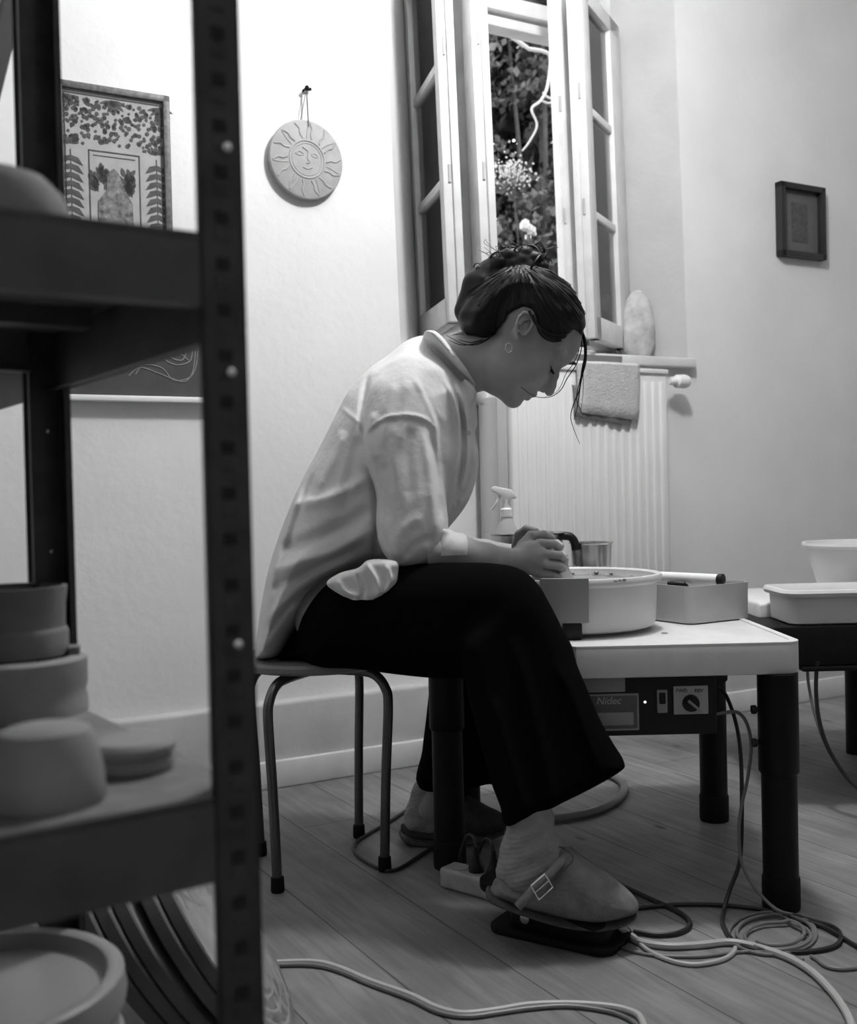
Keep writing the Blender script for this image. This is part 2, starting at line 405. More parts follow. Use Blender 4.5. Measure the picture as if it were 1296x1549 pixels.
# ---- window 1: fixed frame with head, then four casements
win = tag(bpy.data.objects.new('window_1', None), kind='structure'); COL.objects.link(win); win.location = W(0.5, NFm, ZS); WLOC[win.name] = win.location.copy()
FT = ZT - .10
mb = MB()
for (u0, u1) in ((fBL - .03, fBL + .035), (fBR - .035, fBR + .03)): mb.rbox(WS, (u0, u1), (NFm - .09, NFm + .005), (ZS, FT + .06), .006)
mb.rbox(WS, (fBL, fBR), (NFm - .09, NFm), (ZS, ZS + .05), .005)
zh = WP(780, 50, NFm - .05)[1]
mb.rbox(WS, (fBL, fBR), (NFm - .10, NFm - .03), (zh, zh + .035), .006); mb.rbox(WS, (fBL, fBR), (NFm - .09, NFm - .01), (zh + .045, zh + .10), .008)
mb.rbox(WS, (fBL, fBR), (NFm - .09, NFm), (FT, FT + .06), .006)
mb.build('window_frame', M['winpaint'], win)
mb = MB(); mb.box(WS, (fBL + .03, fBR - .03), (NFm - .052, NFm - .048), (zh + .10, FT)); mb.build('pane', M['glass'], win)
def casement(hu, hn, ang, width, stile, z0, z1, nbars, mirror=False, name='casement', thick=.038, hst=.045):
    # local: x from hinge along the sash, y thickness
    a = math.radians(ang); sg = -1 if mirror else 1
    d = (WU * (math.cos(a) * sg) + WN * math.sin(a)); t = d.cross(Vector((0, 0, 1))) * sg
    def fn(x, y, z):
        b = WS(hu, hn, z); return b + d * x + t * y
    mb = MB(); h = thick / 2
    mb.rbox(fn, (0, hst), (-h, h), (z0, z1), .004); mb.rbox(fn, (width - stile, width), (-h, h), (z0, z1), .004)
    mb.rbox(fn, (width - .014, width + .010), (-h - .012, -h + .012), (z0, z1), .005)
    if stile > .07: mb.rbox(fn, (width - stile, width - stile + .018), (-h - .010, h), (z0, z1), .005); mb.rbox(fn, (width - stile * .55, width - stile * .55 + .014), (-h - .009, h), (z0, z1), .004)
    mb.rbox(fn, (.02, width - .02), (-h, h), (z0, z0 + .075), .004); mb.rbox(fn, (.02, width - .02), (-h, h), (z1 - .055, z1), .004)
    for k in range(nbars):
        zz = z0 + .075 + (z1 - z0 - .13) * (k + 1) / (nbars + 1); mb.rbox(fn, (.03, width - stile + .01), (-h * .6, h * .6), (zz - .013, zz + .013), .003)
    c = mb.build(name, M['winpaint'], win)
    g = MB(); g.box(fn, (.04, width - stile + .005), (-.0015, .0015), (z0 + .07, z1 - .05)); g.build('pane', M['glass'], c)
    h_ = MB()
    for zz in (z0 + .42, z1 - .35): h_.tube([fn(width + .001, 0, zz - .025), fn(width + .001, 0, zz + .025)], .004, 8)
    h_.build('hinge', M['pipe'], c)
    return c
z0 = ZS + .045; z1 = WP(613, -20, NFm)[1]
casement(fBL + .012, NFm + .01, 106, .40, .045, z0, z1, 2)
casement(fBL + .022, NFm + .03, 96, .43, .125, z0, z1 + .02, 2)
casement(fBR - .005, NFm + .03, 34, .42, .070, z0, z1 + .01, 2, mirror=True, hst=.12)
casement(fBR - .010, NFm - .04, 29, .375, .115, z0, z1 + .01, 2, mirror=True)

# ---- pipe, radiator, towel
def wall_u(px, py, n): return WP(px, py, n)[0]
pu, pz = WP(737, 590, .05)
mb = MB(); mb.tube(smoothpath([W(pu, -.02, pz - .02), W(pu, .03, pz - .02), W(pu, .05, pz - .045), W(pu, .05, pz - .10), W(pu, .05, .3), W(pu, .05, .0)], 6), .028, 20)
tag(mb.build('heating_pipe', M['pipe']), 'thick grey vertical pipe with rounded top beside the radiator', 'pipe')
ru0 = WP(776, 620, .09)[0]; ru1 = WP(1014, 700, .09)[0]; rz1 = WP(940, 561, .09)[1]; rz0 = .32
rad = thing('radiator', W((ru0 + ru1) / 2, .06, rz0), 'wide ribbed white panel radiator on the wall under the window', 'radiator')
mb = MB(); mb.rbox(W, (ru0, ru1), (.035, .082), (rz0, rz1), .008, 3)
k = 0; u = ru0 + .02
while u < ru1 - .02:
    mb.rbox(W, (u, u + .016), (.08, .0865), (rz0 + .03, rz1 - .03), .003, 2); u += .0335
mb.build('front_panel', M['rad'], rad)
mb = MB(); mb.rbox(W, (ru0 - .045, ru0 - .002), (.0, .06), (rz0 + .02, rz1 - .06), .004); mb.build('side_bracket', M['pipe'], rad)
mb = MB(); mb.rbox(W, (ru0, ru1), (.028, .09), (rz1 - .004, rz1 + .012), .004)
mb.build('top_grille', M['rad'], rad)
ku, kz = WP(1030, 577, .06)
mb = MB(); mb.lathe([(.0, -.04), (.014, -.04), (.016, -.02), (.022, -.015), (.024, .02), (.02, .032), (0, .034)], W(ku - .005, .06, kz), 20, axis=WU); mb.tube([W(ku - .05, .06, kz), W(ku - .03, .06, kz)], .01, 10)
mb.build('thermostat_valve', M['white'], rad)
# towel folded over the radiator's top
tu0, tz0 = WP(874, 628, .1); tu1, tz1 = WP(966, 556, .1)
tw = thing('hand_towel', W((tu0 + tu1) / 2, .10, tz0), 'thick light grey towel folded over the top of the radiator', 'towel')
def loopcloth(u0, u1, zb_f, zb_b, n_f, n_b, th, ztop, droop=.0):
    nu, nv = 24, 40; vs = []; path = []
    for i in range(nv + 1):
        t = i / nv
        if t < .45: z = zb_f + (ztop - zb_f) * (t / .45); n = n_f
        elif t > .55: z = ztop - (ztop - zb_b) * ((t - .55) / .45); n = n_b
        else:
            a = (t - .45) / .1 * PI; n = (n_f + n_b) / 2 + math.cos(a) * (n_f - n_b) / 2; z = ztop + math.sin(a) * .012
        path.append((n, z))
    out = []
    for s_ in (0, 1):
        for i, (n, z) in enumerate(path):
            for j in range(nu + 1):
                q = j / nu; u = u0 + (u1 - u0) * q
                w = .003 * math.sin(u * 40 + i * .12) + .002 * math.sin(u * 90 + i * .3)
                edge = min(1, min(q, 1 - q) * 12); e2 = min(1, min(i, nv - i) / 3)
                tt = th * (.35 + .65 * math.sqrt(edge * e2))
                sgn = 1 if i < nv / 2 else -1
                zz = z + droop * q * (1 if i < nv * .45 else 0) * (1 - i / (nv * .45) if i < nv * .45 else 0)
                if i < 3: u = u0 + (u1 - u0) * (.5 + (q - .5) * (.93 + .023 * i))
                out.append(W(u, n + w + (tt * sgn if s_ else 0), zz))
    N1 = (nv + 1) * (nu + 1); F = []
    for s_ in (0, 1):
        for i in range(nv):
            for j in range(nu):
                a = s_ * N1 + i * (nu + 1) + j; q = (a, a + 1, a + nu + 2, a + nu + 1); F.append(q if s_ else q[::-1])
    for i in range(nv):
        for j in (0, nu):
            a = i * (nu + 1) + j; F.append((a, a + nu + 1, a + nu + 1 + N1, a + N1))
    for j in range(nu):
        for i in (0, nv): a = i * (nu + 1) + j; F.append((a, a + 1, a + 1 + N1, a + N1))
    return out, F
v_, f_ = loopcloth(tu0, tu1, tz0 + .008, tz0 + .05, .098, .022, .018, rz1 + .016, -.022)
mb = MB(); mb.add(v_, f_); mb.build('towel_cloth', M['towel'], tw)
v_, f_ = loopcloth(tu0 - .012, tu1 - .03, tz0 - .006, tz0 + .2, .094, .05, .007, rz1 - .06, -.024)
mb = MB(); mb.add(v_, f_); mb.build('towel_hem', M['towelhem'], tw)
# stone on the sill
sp = W(WP(964, 525, -.10)[0], -.10, ZS + .005)

# ---- small black framed picture on the right
a0, b0 = WP(1171, 278); a1, b1 = WP(1240, 392)
b_top = (WP(1172, 277)[1] + WP(1239, 287)[1]) / 2; b_bot = (WP(1176, 391)[1] + WP(1241, 394)[1]) / 2
fr = thing('framed_picture', W((a0 + a1) / 2, 0, b_bot), 'small black box frame holding a dark print alone on the bare wall', 'picture')
mb = MB(); t_ = .022
for (u0, u1, za, zb) in ((a0, a0 + t_, b_bot, b_top), (a1 - t_, a1, b_bot, b_top), (a0, a1, b_top - t_, b_top), (a0, a1, b_bot, b_bot + t_)): mb.rbox(W, (u0, u1), (.001, .034), (za, zb), .003)
mb.build('frame', M['frameblack'], fr)
mb = MB(); mb.box(W, (a0 + .01, a1 - .01), (.002, .010), (b_bot + .01, b_top - .01)); mb.build('mount', M['printmid'], fr)
mb = MB(); um = (a0 + a1) / 2; zm = (b_bot + b_top) / 2; mb.box(W, (um - .042, um + .042), (.010, .0115), (zm - .075, zm + .07)); mb.build('print', M['printdark'], fr)

# ---- patterned picture on the left, partly behind the shelving
pu0, pzt = WP(80, 127); pu1, pz2 = WP(253, 150); pzt = (WP(170, 136)[1]); pzb = pzt - .46
pic = thing('framed_picture', W((pu0 + pu1) / 2, 0, pzb), 'ornate folk art picture of leafy branches around a figure, behind the shelving', 'picture')
mb = MB(); t_ = .018
for (u0, u1, za, zb) in ((pu0, pu0 + t_, pzb, pzt), (pu1 - t_, pu1, pzb, pzt), (pu0, pu1, pzt - t_, pzt), (pu0, pu1, pzb, pzb + t_)): mb.rbox(W, (u0, u1), (.001, .022), (za, zb), .003)
mb.build('frame', M['gilt'], pic)
mb = MB(); mb.box(W, (pu0 + .01, pu1 - .01), (.002, .010), (pzb + .01, pzt - .01)); mb.build('paper', M['artpaper'], pic)
pw = pu1 - pu0; pm = (pu0 + pu1) / 2
ink = MB()
def flat(poly, n0=.0102, n1=.0114):
    ink.prism(poly, n0, n1, lambda u, z, n: W(u, n, z))
def leafp(u, z, a, l, w):
    c, s = math.cos(a), math.sin(a); pts = []
    for t, q in ((0, 0), (.25, .8), (.5, 1), (.8, .6), (1, 0), (.8, -.5), (.5, -.7), (.25, -.4)): pts.append((u + c * l * t - s * w * q, z + s * l * t + c * w * q))
    flat(pts)
zin = pzt - .03
for side in (-1, 1):
    cu = pm + side * pw * .375; z = zin - .155
    for k in range(13):
        a_ = .030; h_ = .024
        flat([(cu - a_, z - h_), (cu - a_ * .62, z - h_ * .22), (cu, z), (cu + a_ * .62, z - h_ * .22), (cu + a_, z - h_), (cu + a_ * .5, z - h_ * .78), (cu, z - h_ * .5), (cu - a_ * .5, z - h_ * .78)][::-1])
        z -= .0215
    ink.box(lambda a, b, c: W(a, b, c), (cu - .0012, cu + .0012), (.0102, .0112), (pzb + .04, zin - .14))
    for k in range(5): leafp(cu, zin - .125, PI / 2 + (k - 2) * .7, .022, .005)
for i in range(330):
    u = pm + random.uniform(-.455, .455) * pw; z = zin - random.uniform(.006, .125)
    if abs(u - pm) < pw * .24 and z < zin - .118: continue
    r = random.uniform(.0034, .0062); flat([(u + r * math.cos(a * PI / 3), z + r * math.sin(a * PI / 3)) for a in range(6)])
for cu in (pm - .42 * pw, pm, pm + .42 * pw):
    for k in range(7): leafp(cu, zin - .002, -PI / 2 + (k - 3) * .42, .036, .005)
i0, i1, it, ib = pm - pw * .225, pm + pw * .225, zin - .135, pzb + .06
for (x0, x1, y0, y1) in ((i0, i0 + .003, ib, it), (i1 - .003, i1, ib, it), (i0, i1, it - .003, it), (i0, i1, ib, ib + .003), (pu0 + .022, pu0 + .025, pzb + .03, zin + .003), (pu1 - .025, pu1 - .022, pzb + .03, zin + .003), (pu0 + .022, pu1 - .022, zin + .002, zin + .005), (i0 + .012, i1 - .012, it - .014, it - .012)):
    flat([(x0, y0), (x1, y0), (x1, y1), (x0, y1)])
for s_ in (-1, 1):
    for k in range(26): leafp(pm + s_ * (.030 + random.uniform(-.004, .022)), it - .075 + random.uniform(-.035, .02), random.uniform(.8, 2.3), .026, .007)
ink.build('ink_pattern', M['artink'], pic)
fg = MB(); zc = it - .10
fgp = [(pm - .045, ib + .012), (pm - .044, zc - .03), (pm - .022, zc), (pm - .02, zc + .03), (pm - .012, zc + .05), (pm - .002, zc + .058), (pm + .01, zc + .045), (pm + .018, zc + .02), (pm + .03, zc - .005), (pm + .044, zc - .03), (pm + .045, ib + .012)]
fg.prism(fgp, .0112, .0125, lambda u, z, n: W(u, n, z)); fg.build('painted_figure', M['artmid'], pic)

# ---- blackboard with chalk drawing
bu0 = WP(66, 597)[0]; bu1 = WP(345, 600)[0]; bz = WP(200, 599)[1]; bzt = min(bz + .36, pzb - .03)
bb = thing('chalkboard', W((bu0 + bu1) / 2, 0, bz), 'dark chalkboard with chalk scribble above a white ledge, behind the shelving', 'chalkboard')
mb = MB(); mb.rbox(W, (bu0, bu1), (.001, .016), (bz, bzt), .002); mb.build('board', M['chalkboard'], bb)
mb = MB(); mb.rbox(W, (bu0, bu1), (.001, .035), (bz - .017, bz - .002), .003); mb.build('ledge', M['white'], bb)
ck = MB()
for pts in ([(205, 566), (218, 552), (245, 557), (262, 575), (285, 572), (296, 555), (300, 515)], [(195, 568), (212, 556), (240, 565), (258, 572), (280, 577), (292, 560), (296, 520)], [(262, 520), (280, 530), (275, 545), (258, 540), (262, 528), (285, 545)], [(240, 535), (255, 548), (272, 552), (288, 545), (291, 525)]):
    ck.tube(smoothpath([W(WP(x, y, .017)[0], .0165, WP(x, y, .017)[1]) for x, y in pts], 8), .0016, 5)
ck.build('chalk_drawing', M['chalk'], bb)

# ---- round sun plate on a string
su, sz = WP(463, 242, .02); sr = abs(WP(463, 183, .02)[1] - WP(463, 303, .02)[1]) / 2
pl = thing('wall_plate', W(su, .0, sz - sr), 'round pale clay plate with a sun face relief hanging from a string', 'wall plate')
def Wn(c_u, c_z, n): return W(c_u, n, c_z)
mb = MB(); mb.lathe([(0, -.012), (sr * .93, -.012), (sr * .99, -.007), (sr, .0), (sr * .985, .005), (sr * .95, .007), (0, .007)], W(su, .02, sz), 72, axis=WN); mb.build('disc', M['ceramic'], pl)
rl = MB()
def rp(a, r): return W(su + r * math.cos(a), .0268, sz + r * math.sin(a))
rl.tube([rp(2 * PI * k / 48, sr * .47) for k in range(48)], .0028, 8, closed=True)
rl.tube([rp(2 * PI * k / 48, sr * .40) for k in range(48)], .0018, 6, closed=True)
for k in range(14):
    a = 2 * PI * k / 14 + .1
    pts = [rp(a - .13, sr * .53), rp(a - .05, sr * .66), rp(a - .07, sr * .78), rp(a + .02, sr * .93)]
    rl.tube(smoothpath(pts, 5), [.003] * 16, 6)
    if k % 2: rl.tube(smoothpath([rp(a + .12, sr * .53), rp(a + .10, sr * .7), rp(a + .04, sr * .93)], 5), .0022, 6)
q = lambda x, z: W(su + x * sr, .0268, sz + z * sr)
rl.tube(smoothpath([q(-.12, .30), q(.03, .2), q(.02, .02), q(.07, -.06), q(-.01, -.1)], 6), .0032, 6)
rl.tube(smoothpath([q(-.32, .12), q(-.2, .18), q(-.09, .12), q(-.2, .08), q(-.32, .12)], 5), .002, 6)
rl.tube(smoothpath([q(.12, .12), q(.2, .17), q(.3, .1), q(.2, .07), q(.12, .12)], 5), .002, 6)
rl.tube(smoothpath([q(-.12, -.2), q(0, -.24), q(.14, -.19)], 5), .0025, 6)
rl.build('sun_relief', M['ceramic'], pl)
nu, nz = WP(463, 134, .02)
mb = MB(); e = W(nu, .022, nz)
mb.tube([e, W(su + .006, .029, sz + sr * .82)], .0022, 6); mb.tube([e, W(su - .012, .012, sz + sr * .95)], .0012, 6); mb.build('string', M['string'], pl)
mb = MB(); mb.tube([W(nu - .001, .0, nz), W(nu - .001, .026, nz)], .0035, 8); mb.sphere(W(nu - .001, .028, nz), .0065, 10); mb.tube([W(nu + .002, .012, nz), W(nu + .018, .012, nz + .004)], .0045, 8)
tag(mb.build('wall_hook', M['rubber']), 'small dark hook in the wall above the round sun plate', 'hook')

# ================================================================== GARDEN beyond the window
mb = MB(); mb.box(W, (-4, 8), (-9, -.36), (-.3, -.2)); struct(mb.build('ground', M['soil'], smooth=False))
def leafcloud(n, fn, size, seed):
    rg = np.random.default_rng(seed); vs = np.zeros((n * 5, 3)); F = []
    shp = np.array([(0, 0, 0), (.45, .35, .05), (1, 0, .0), (.45, -.35, .05), (.4, 0, -.04)])
    for i in range(n):
        c = np.array(fn(rg)); q = rg.normal(size=(3, 3)); q, _ = np.linalg.qr(q); s = size * rg.uniform(.5, 1.3)
        vs[i * 5:i * 5 + 5] = shp @ q * s + c; b = i * 5; F += [(b, b + 1, b + 2, b + 4), (b, b + 4, b + 2, b + 3)]
    return vs, F
def blob(rg, c, r):
    v = rg.normal(size=3); v /= np.linalg.norm(v); v *= rg.uniform(.55, 1.0) ** .5 * r; return np.array(c) + v * np.array([1, 1, .8])
def bush(name, label, cat, centers, n, size, seed, m, stem_from, group=None):
    root = thing(name, stem_from, label, cat, group)
    def fn(rg):
        c, r = centers[rg.integers(len(centers))]; return blob(rg, c, r)
    v, F = leafcloud(n, fn, size, seed); put('foliage', v, F, m, root, smooth=False)
    b = MB()
    for c, r in centers:
        mid = Vector(stem_from) * .4 + Vector(c) * .6; mid.x += .1
        b.tube(smoothpath([stem_from, mid, c], 5), [.03 - .022 * k / 10 for k in range(11)], 6)
    b.build('stem', M['bark'], root); return root
def GP(px, py, n): 
    u, z = WP(px, py, n); return W(u, n, z)
cs = []
for i in range(34):
    px = random.uniform(560, 960); py = random.uniform(-120, 560); n = random.uniform(-2.9, -2.4); cs.append((tuple(GP(px, py, n)), random.uniform(.28, .5)))
bush('garden_tree', 'dense leafy garden tree filling the view through the window', 'tree', cs, 30000, .055, 3, M['leaf'], tuple(W(2.0, -2.6, -.2)))
cs = []
for i in range(36):
    px = 520 + 460 * (i % 9) / 8 + random.uniform(-15, 15); py = 60 + 150 * (i // 9) + random.uniform(-20, 20); cs.append((tuple(GP(px, py, -3.8)), random.uniform(.5, .7)))
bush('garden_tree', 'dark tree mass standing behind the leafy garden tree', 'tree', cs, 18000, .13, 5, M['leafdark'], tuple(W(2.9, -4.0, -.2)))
# flowering shrub heads
def flowers(px, py, spread, n, label, seed, big=.012):
    rg = np.random.default_rng(seed); c = GP(px, py, -1.25); st = W(WP(px, py, -1.25)[0] + .1, -1.3, -.2)
    root = thing('flowering_shrub', st, label, 'shrub'); b = MB()
    for k in range(n):
        p = c + Vector(rg.normal(size=3) * np.array(spread)); b.sphere(p, big * rg.uniform(.5, 1.2), 6)
    b.build('blossom', M['blossom'], root); s = MB(); s.tube(smoothpath([st, (Vector(st) + c) / 2 + Vector((.05, 0, 0)), c], 6), .0025, 6)
    for k in range(10): s.tube([c - Vector((0, 0, .12)), c + Vector(rg.normal(size=3) * np.array(spread))], .002, 5)
    s.build('stem', M['bark'], root)
flowers(774, 262, (.045, .05, .03), 260, 'shrub with a broad head of tiny pale blossoms outside the window', 1, .0055)
flowers(800, 350, (.014, .02, .02), 10, 'shrub with one small round pale bloom above her hair bun', 2, .022)
flowers(650, 60, (.02, .02, .03), 6, 'shrub with bright blossoms seen at the top of the left casement glass', 4, .02)
flowers(652, 340, (.02, .02, .03), 7, 'shrub with blossoms seen low through the left casement glass', 6, .018)
# pale twig
mb = MB(); tp = lambda L_: [GP(x, y, -1.0) for x, y in L_]
mb.tube(smoothpath(tp([(800, 74), (822, 78), (832, 88), (828, 130), (818, 152), (804, 165), (812, 190), (800, 215), (790, 228)]), 6), [.009 - .0055 * k / 48 for k in range(49)], 7)
mb.tube(smoothpath(tp([(821, 140), (830, 148), (846, 150)]), 5), .005, 6); mb.tube(smoothpath(tp([(818, 152), (830, 156), (842, 150)]), 5), .0045, 6)
mb.tube(smoothpath([GP(800, 74, -1.0), GP(740, 30, -1.1), W(1.8, -1.6, 2.9), W(2.1, -2.0, 1.5), W(2.1, -2.2, -.2)], 6), [.008 + .001 * k for k in range(25)], 7)
tag(mb.build('bare_branch', M['twig']), 'pale crooked bare branch hanging outside the open window', 'branch')
# ================================================================== SHELVING in the foreground
SA = Vector((-.82, -.57, 0)).normalized(); SB = Vector((-SA.y * -1, -SA.x * 1, 0))
SB = Vector((-.57, .82, 0)).normalized()
SP = P(380, 760, .785); SP.z = 0
def S(a, b, z): return SP + SA * a + SB * b + Vector((0, 0, z))
LA, LB = .90, .455
zA = P(330, 358, .785).z; zB = P(330, 1192, .785).z
sh = thing('shelving_unit', S(LA / 2, LB / 2, 0), 'dark slotted steel shelving unit with fibreboard shelves, blurred close on the left', 'shelving')
def post(a, b, sa, sb, bolts=()):
    m = MB(); w = .034; t = .0022; zt = 1.9
    m.box(S, (a, a + sa * w), (b, b + sb * t), (0, zt)); m.box(S, (a, a + sa * t), (b, b + sb * w), (0, zt))
    # rolled edges
    m.box(S, (a + sa * (w - .002), a + sa * w), (b, b + sb * .006), (0, zt)); m.box(S, (a, a + sa * .006), (b + sb * (w - .002), b + sb * w), (0, zt))
    z = .04
    out = -.0012 if sb > 0 else .0012
    while z < zt - .03:
        m.rbox(S, tuple(sorted((a + sa * .011, a + sa * .023))), tuple(sorted((b + out, b + sb * t))), (z, z + .009), .001, 1)
        m.rbox(S, tuple(sorted((a + (-.0012 if sa > 0 else .0012), a + sa * t))), tuple(sorted((b + sb * .011, b + sb * .023))), (z, z + .009), .001, 1)
        z += .0325
    nf = len(m.f)
    h = m; z = .0525 ; d = 1 if sb > 0 else -1
    while z < zt - .03:
        h.box(S, tuple(sorted((a + sa * .0125, a + sa * .0215))), tuple(sorted((b - .0014 * d, b))), (z, z + .008))
        z += .0325
    vs = [tuple(v) for v in m.v]
    return put('post', vs, m.f, None, sh, smooth=False, mats=[M['post'], M['slot']], fmat=[0 if i < nf else 1 for i in range(len(m.f))])
post(0, 0, 1, 1); post(0, LB, 1, -1); post(LA, 0, -1, 1); post(LA, LB, -1, -1)
for (px, py) in ((332, 230), (338, 566), (348, 972)):
    p = P(px, py, .785); q = p - SP; a = q.dot(SA)
    m = MB(); m.sphere(S(a, -.0025, p.z), .0040, 12); m.build('bolt', M['chrome'], sh)
for (px, py) in ((57, 655), (62, 833)):
    z = P(px, py, 1.17).z; m = MB(); m.sphere(S(.016, LB - .006, z), .003, 10); m.build('bolt', M['chrome'], sh)
for zt, fh in ((zA, .052), (zB, .062), (1.62, .052)):
    m = MB(); m.rbox(S, (.003, LA - .003), (.0045, LB - .0045), (zt - .010, zt), .003); 
    bo = m.build('shelf_board', M['board'], sh)
    for nm, a, b, hh in (('beam', (.033, LA - .033), (.0005, .003), fh), ('beam', (.033, LA - .033), (LB - .003, LB - .0005), fh), ('side_beam', (.002, .006), (0, LB), fh + .019 if zt == zA else fh), ('side_beam', (LA - .006, LA - .002), (0, LB), fh)):
        m = MB(); m.box(S, a, b, (zt - hh, zt - .004)); 
        if nm == 'beam':
            s_ = 1 if b[0] < .1 else -1
            b0 = b[1] if s_ > 0 else b[0]
            m.box(S, a, tuple(sorted((b0, b0 + s_ * .014))), (zt - hh, zt - hh + .002)); m.box(S, a, tuple(sorted((b[0], b[1]))), (zt - .006, zt - .001))
        else: m.box(S, (a[0], a[0] + .012 if a[0] < .1 else a[1]), b, (zt - hh, zt - hh + .002))
        m.build(nm, M['shelfdark'], sh)
    m = MB(); m.box(S, (.02, LA - .02), (LB * .62, LB * .62 + .025), (zt - .028, zt - .010)); m.build('cross_beam', M['shelfdark'], sh)
    m = MB(); m.box(S, (LA * .17, LA * .17 + .012), (.01, LB - .02), (zt - .017, zt - .010)); m.build('stiffener', M['board'], sh)
# a second unit standing back to back: its beams show left of the rear post
s2 = thing('shelving_unit', S(LA / 2, LB + .03 + .15, 0), 'second dark shelving unit, only slivers showing behind the rear post of the nearer shelving', 'shelving')
def S2(a, b, z): return S(a, LB + .012 + b, z)
for a in (0.004, LA - .036):
    for b in (.006, .36): m = MB(); m.box(S2, (a, a + .002), (b, b + .03), (0, 1.9)); m.box(S2, (a, a + .03), (b, b + .002), (0, 1.9)); m.build('post', M['post'], s2)
for zt in (zA, 1.62, zB - .36):
    m = MB(); m.box(S2, (.0, LA), (.0, .39), (zt - .012, zt)); m.build('shelf_board', M['board'], s2)
    m = MB(); m.box(S2, (.0, .004), (0, .39), (zt - .07, zt - .012)); m.build('side_beam', M['shelfdark'], s2)
m = MB(); pA = P(34, -60, 1.45); pB = P(-30, 190, 1.30); dv = (pB - pA).normalized(); m.tube([pA, pB], .016, 4); m.build('brace', M['blackmetal'], s2)

# ---- things on the shelves
def on_b(px, base_py): return G(px, base_py, zB)
# near upturned mould
c = on_b(72, 1212); m = MB(); r = .040; h = .053
m.lathe([(0, 0), (r * .96, 0), (r, .003), (r * .97, h * .35), (r * .86, h * .8), (r * .76, h * .95), (r * .60, h), (0, h * 1.01)], c, 48)
tag(m.build('plaster_mould', M['plaster']), 'upturned cup-shaped plaster mould, nearest on the lower shelf', 'mould')
c = on_b(200, 1163); m = MB()
m.lathe([(0, 0), (.030, 0), (.0325, .003), (.0325, .009), (.0295, .0115), (.0295, .013), (.0335, .0145), (.0335, .020), (.030, .0235), (0, .0235)], c, 48)
tag(m.build('plaster_disc', M['plaster']), 'low round two-tier plaster disc beside the upturned mould on the shelf', 'mould')
c = on_b(30, 1078); m = MB(); r = .066; h = .056
m.lathe([(0, 0), (r, 0), (r, .012), (r * .97, .02), (r, .028), (r, h - .003), (r - .004, h), (r - .014, h), (r - .017, h - .006), (r - .018, .02), (0, .02)], c, 48)
o = m.build('plaster_ring', M['plaster']); tag(o, 'wide plaster ring mould with open top carrying the tall pot on the shelf', 'mould')
ctop = c.z + h
m = MB(); m.rbox(frame_fn((c.x, c.y, c.z), (1, .3)), (r - .019, r - .007), (-.012, .012), (h - .002, h + .008), .002); m.build('locating_lug', M['plasterdark'], o)
c2 = Vector((c.x - .006, c.y + .01, ctop + .0005)); m = MB(); r2 = .050
m.lathe([(0, 0), (r2 * 1.02, 0), (r2 * 1.03, .022), (r2 * 1.0, .026), (r2 * .97, .028), (r2 * .98, .050), (r2 * 1.02, .066), (r2 * 1.02, .069), (r2 * .92, .069), (r2 * .89, .062), (r2 * .86, .03), (0, .028)], c2, 48)
tag(m.build('plaster_pot', M['plasterdark']), 'tall hollow plaster pot standing on the wide ring mould', 'mould')
# on the upper shelf
c = S(.10, .10, zA); m = MB(); r = .085
c = P(-5, 300, .80); c.z = zA + .0; m = MB()
m.lathe([(0, 0), (.052, 0), (.055, .006), (.053, .02), (.046, .038), (.034, .05), (.018, .056), (0, .058)], c, 40)
tag(m.build('plaster_dome', M['plasterdark']), 'dark rounded plaster dome on the upper shelf in front of the picture', 'mould')
c = S(.14, .215, zA + .0); m = MB(); m.lathe([(0, 0), (.19, 0), (.194, .003), (.194, .012), (.19, .015), (0, .015)], c, 64)
# bucket with lid on the floor below
bc = P(-28, 1482, 1.0); bh = bc.z; bc.z = 0
bk = thing('bucket', bc, 'pale lidded plastic bucket on the floor under the shelving', 'bucket')
m = MB(); R_ = .127; m.lathe([(0, 0), (R_ * .84, 0), (R_ * .85, .004), (R_ * .95, bh - .075), (R_ * .99, bh - .072), (R_ * .99, bh - .064), (R_ * .955, bh - .060), (R_ * .965, bh - .02), (0, bh - .02)], bc, 72); m.build('body', M['bucket'], bk)
m = MB(); m.lathe([(0, bh - .017), (R_ * .84, bh - .017), (R_ * .86, bh - .014), (R_ * .88, bh - .002), (R_ * .91, bh), (R_ * .97, bh), (R_ * 1.0, bh - .003), (R_ * 1.02, bh - .022), (R_ * 1.01, bh - .030), (R_ * .98, bh - .030)], bc, 72); m.build('lid', M['bucket'], bk)
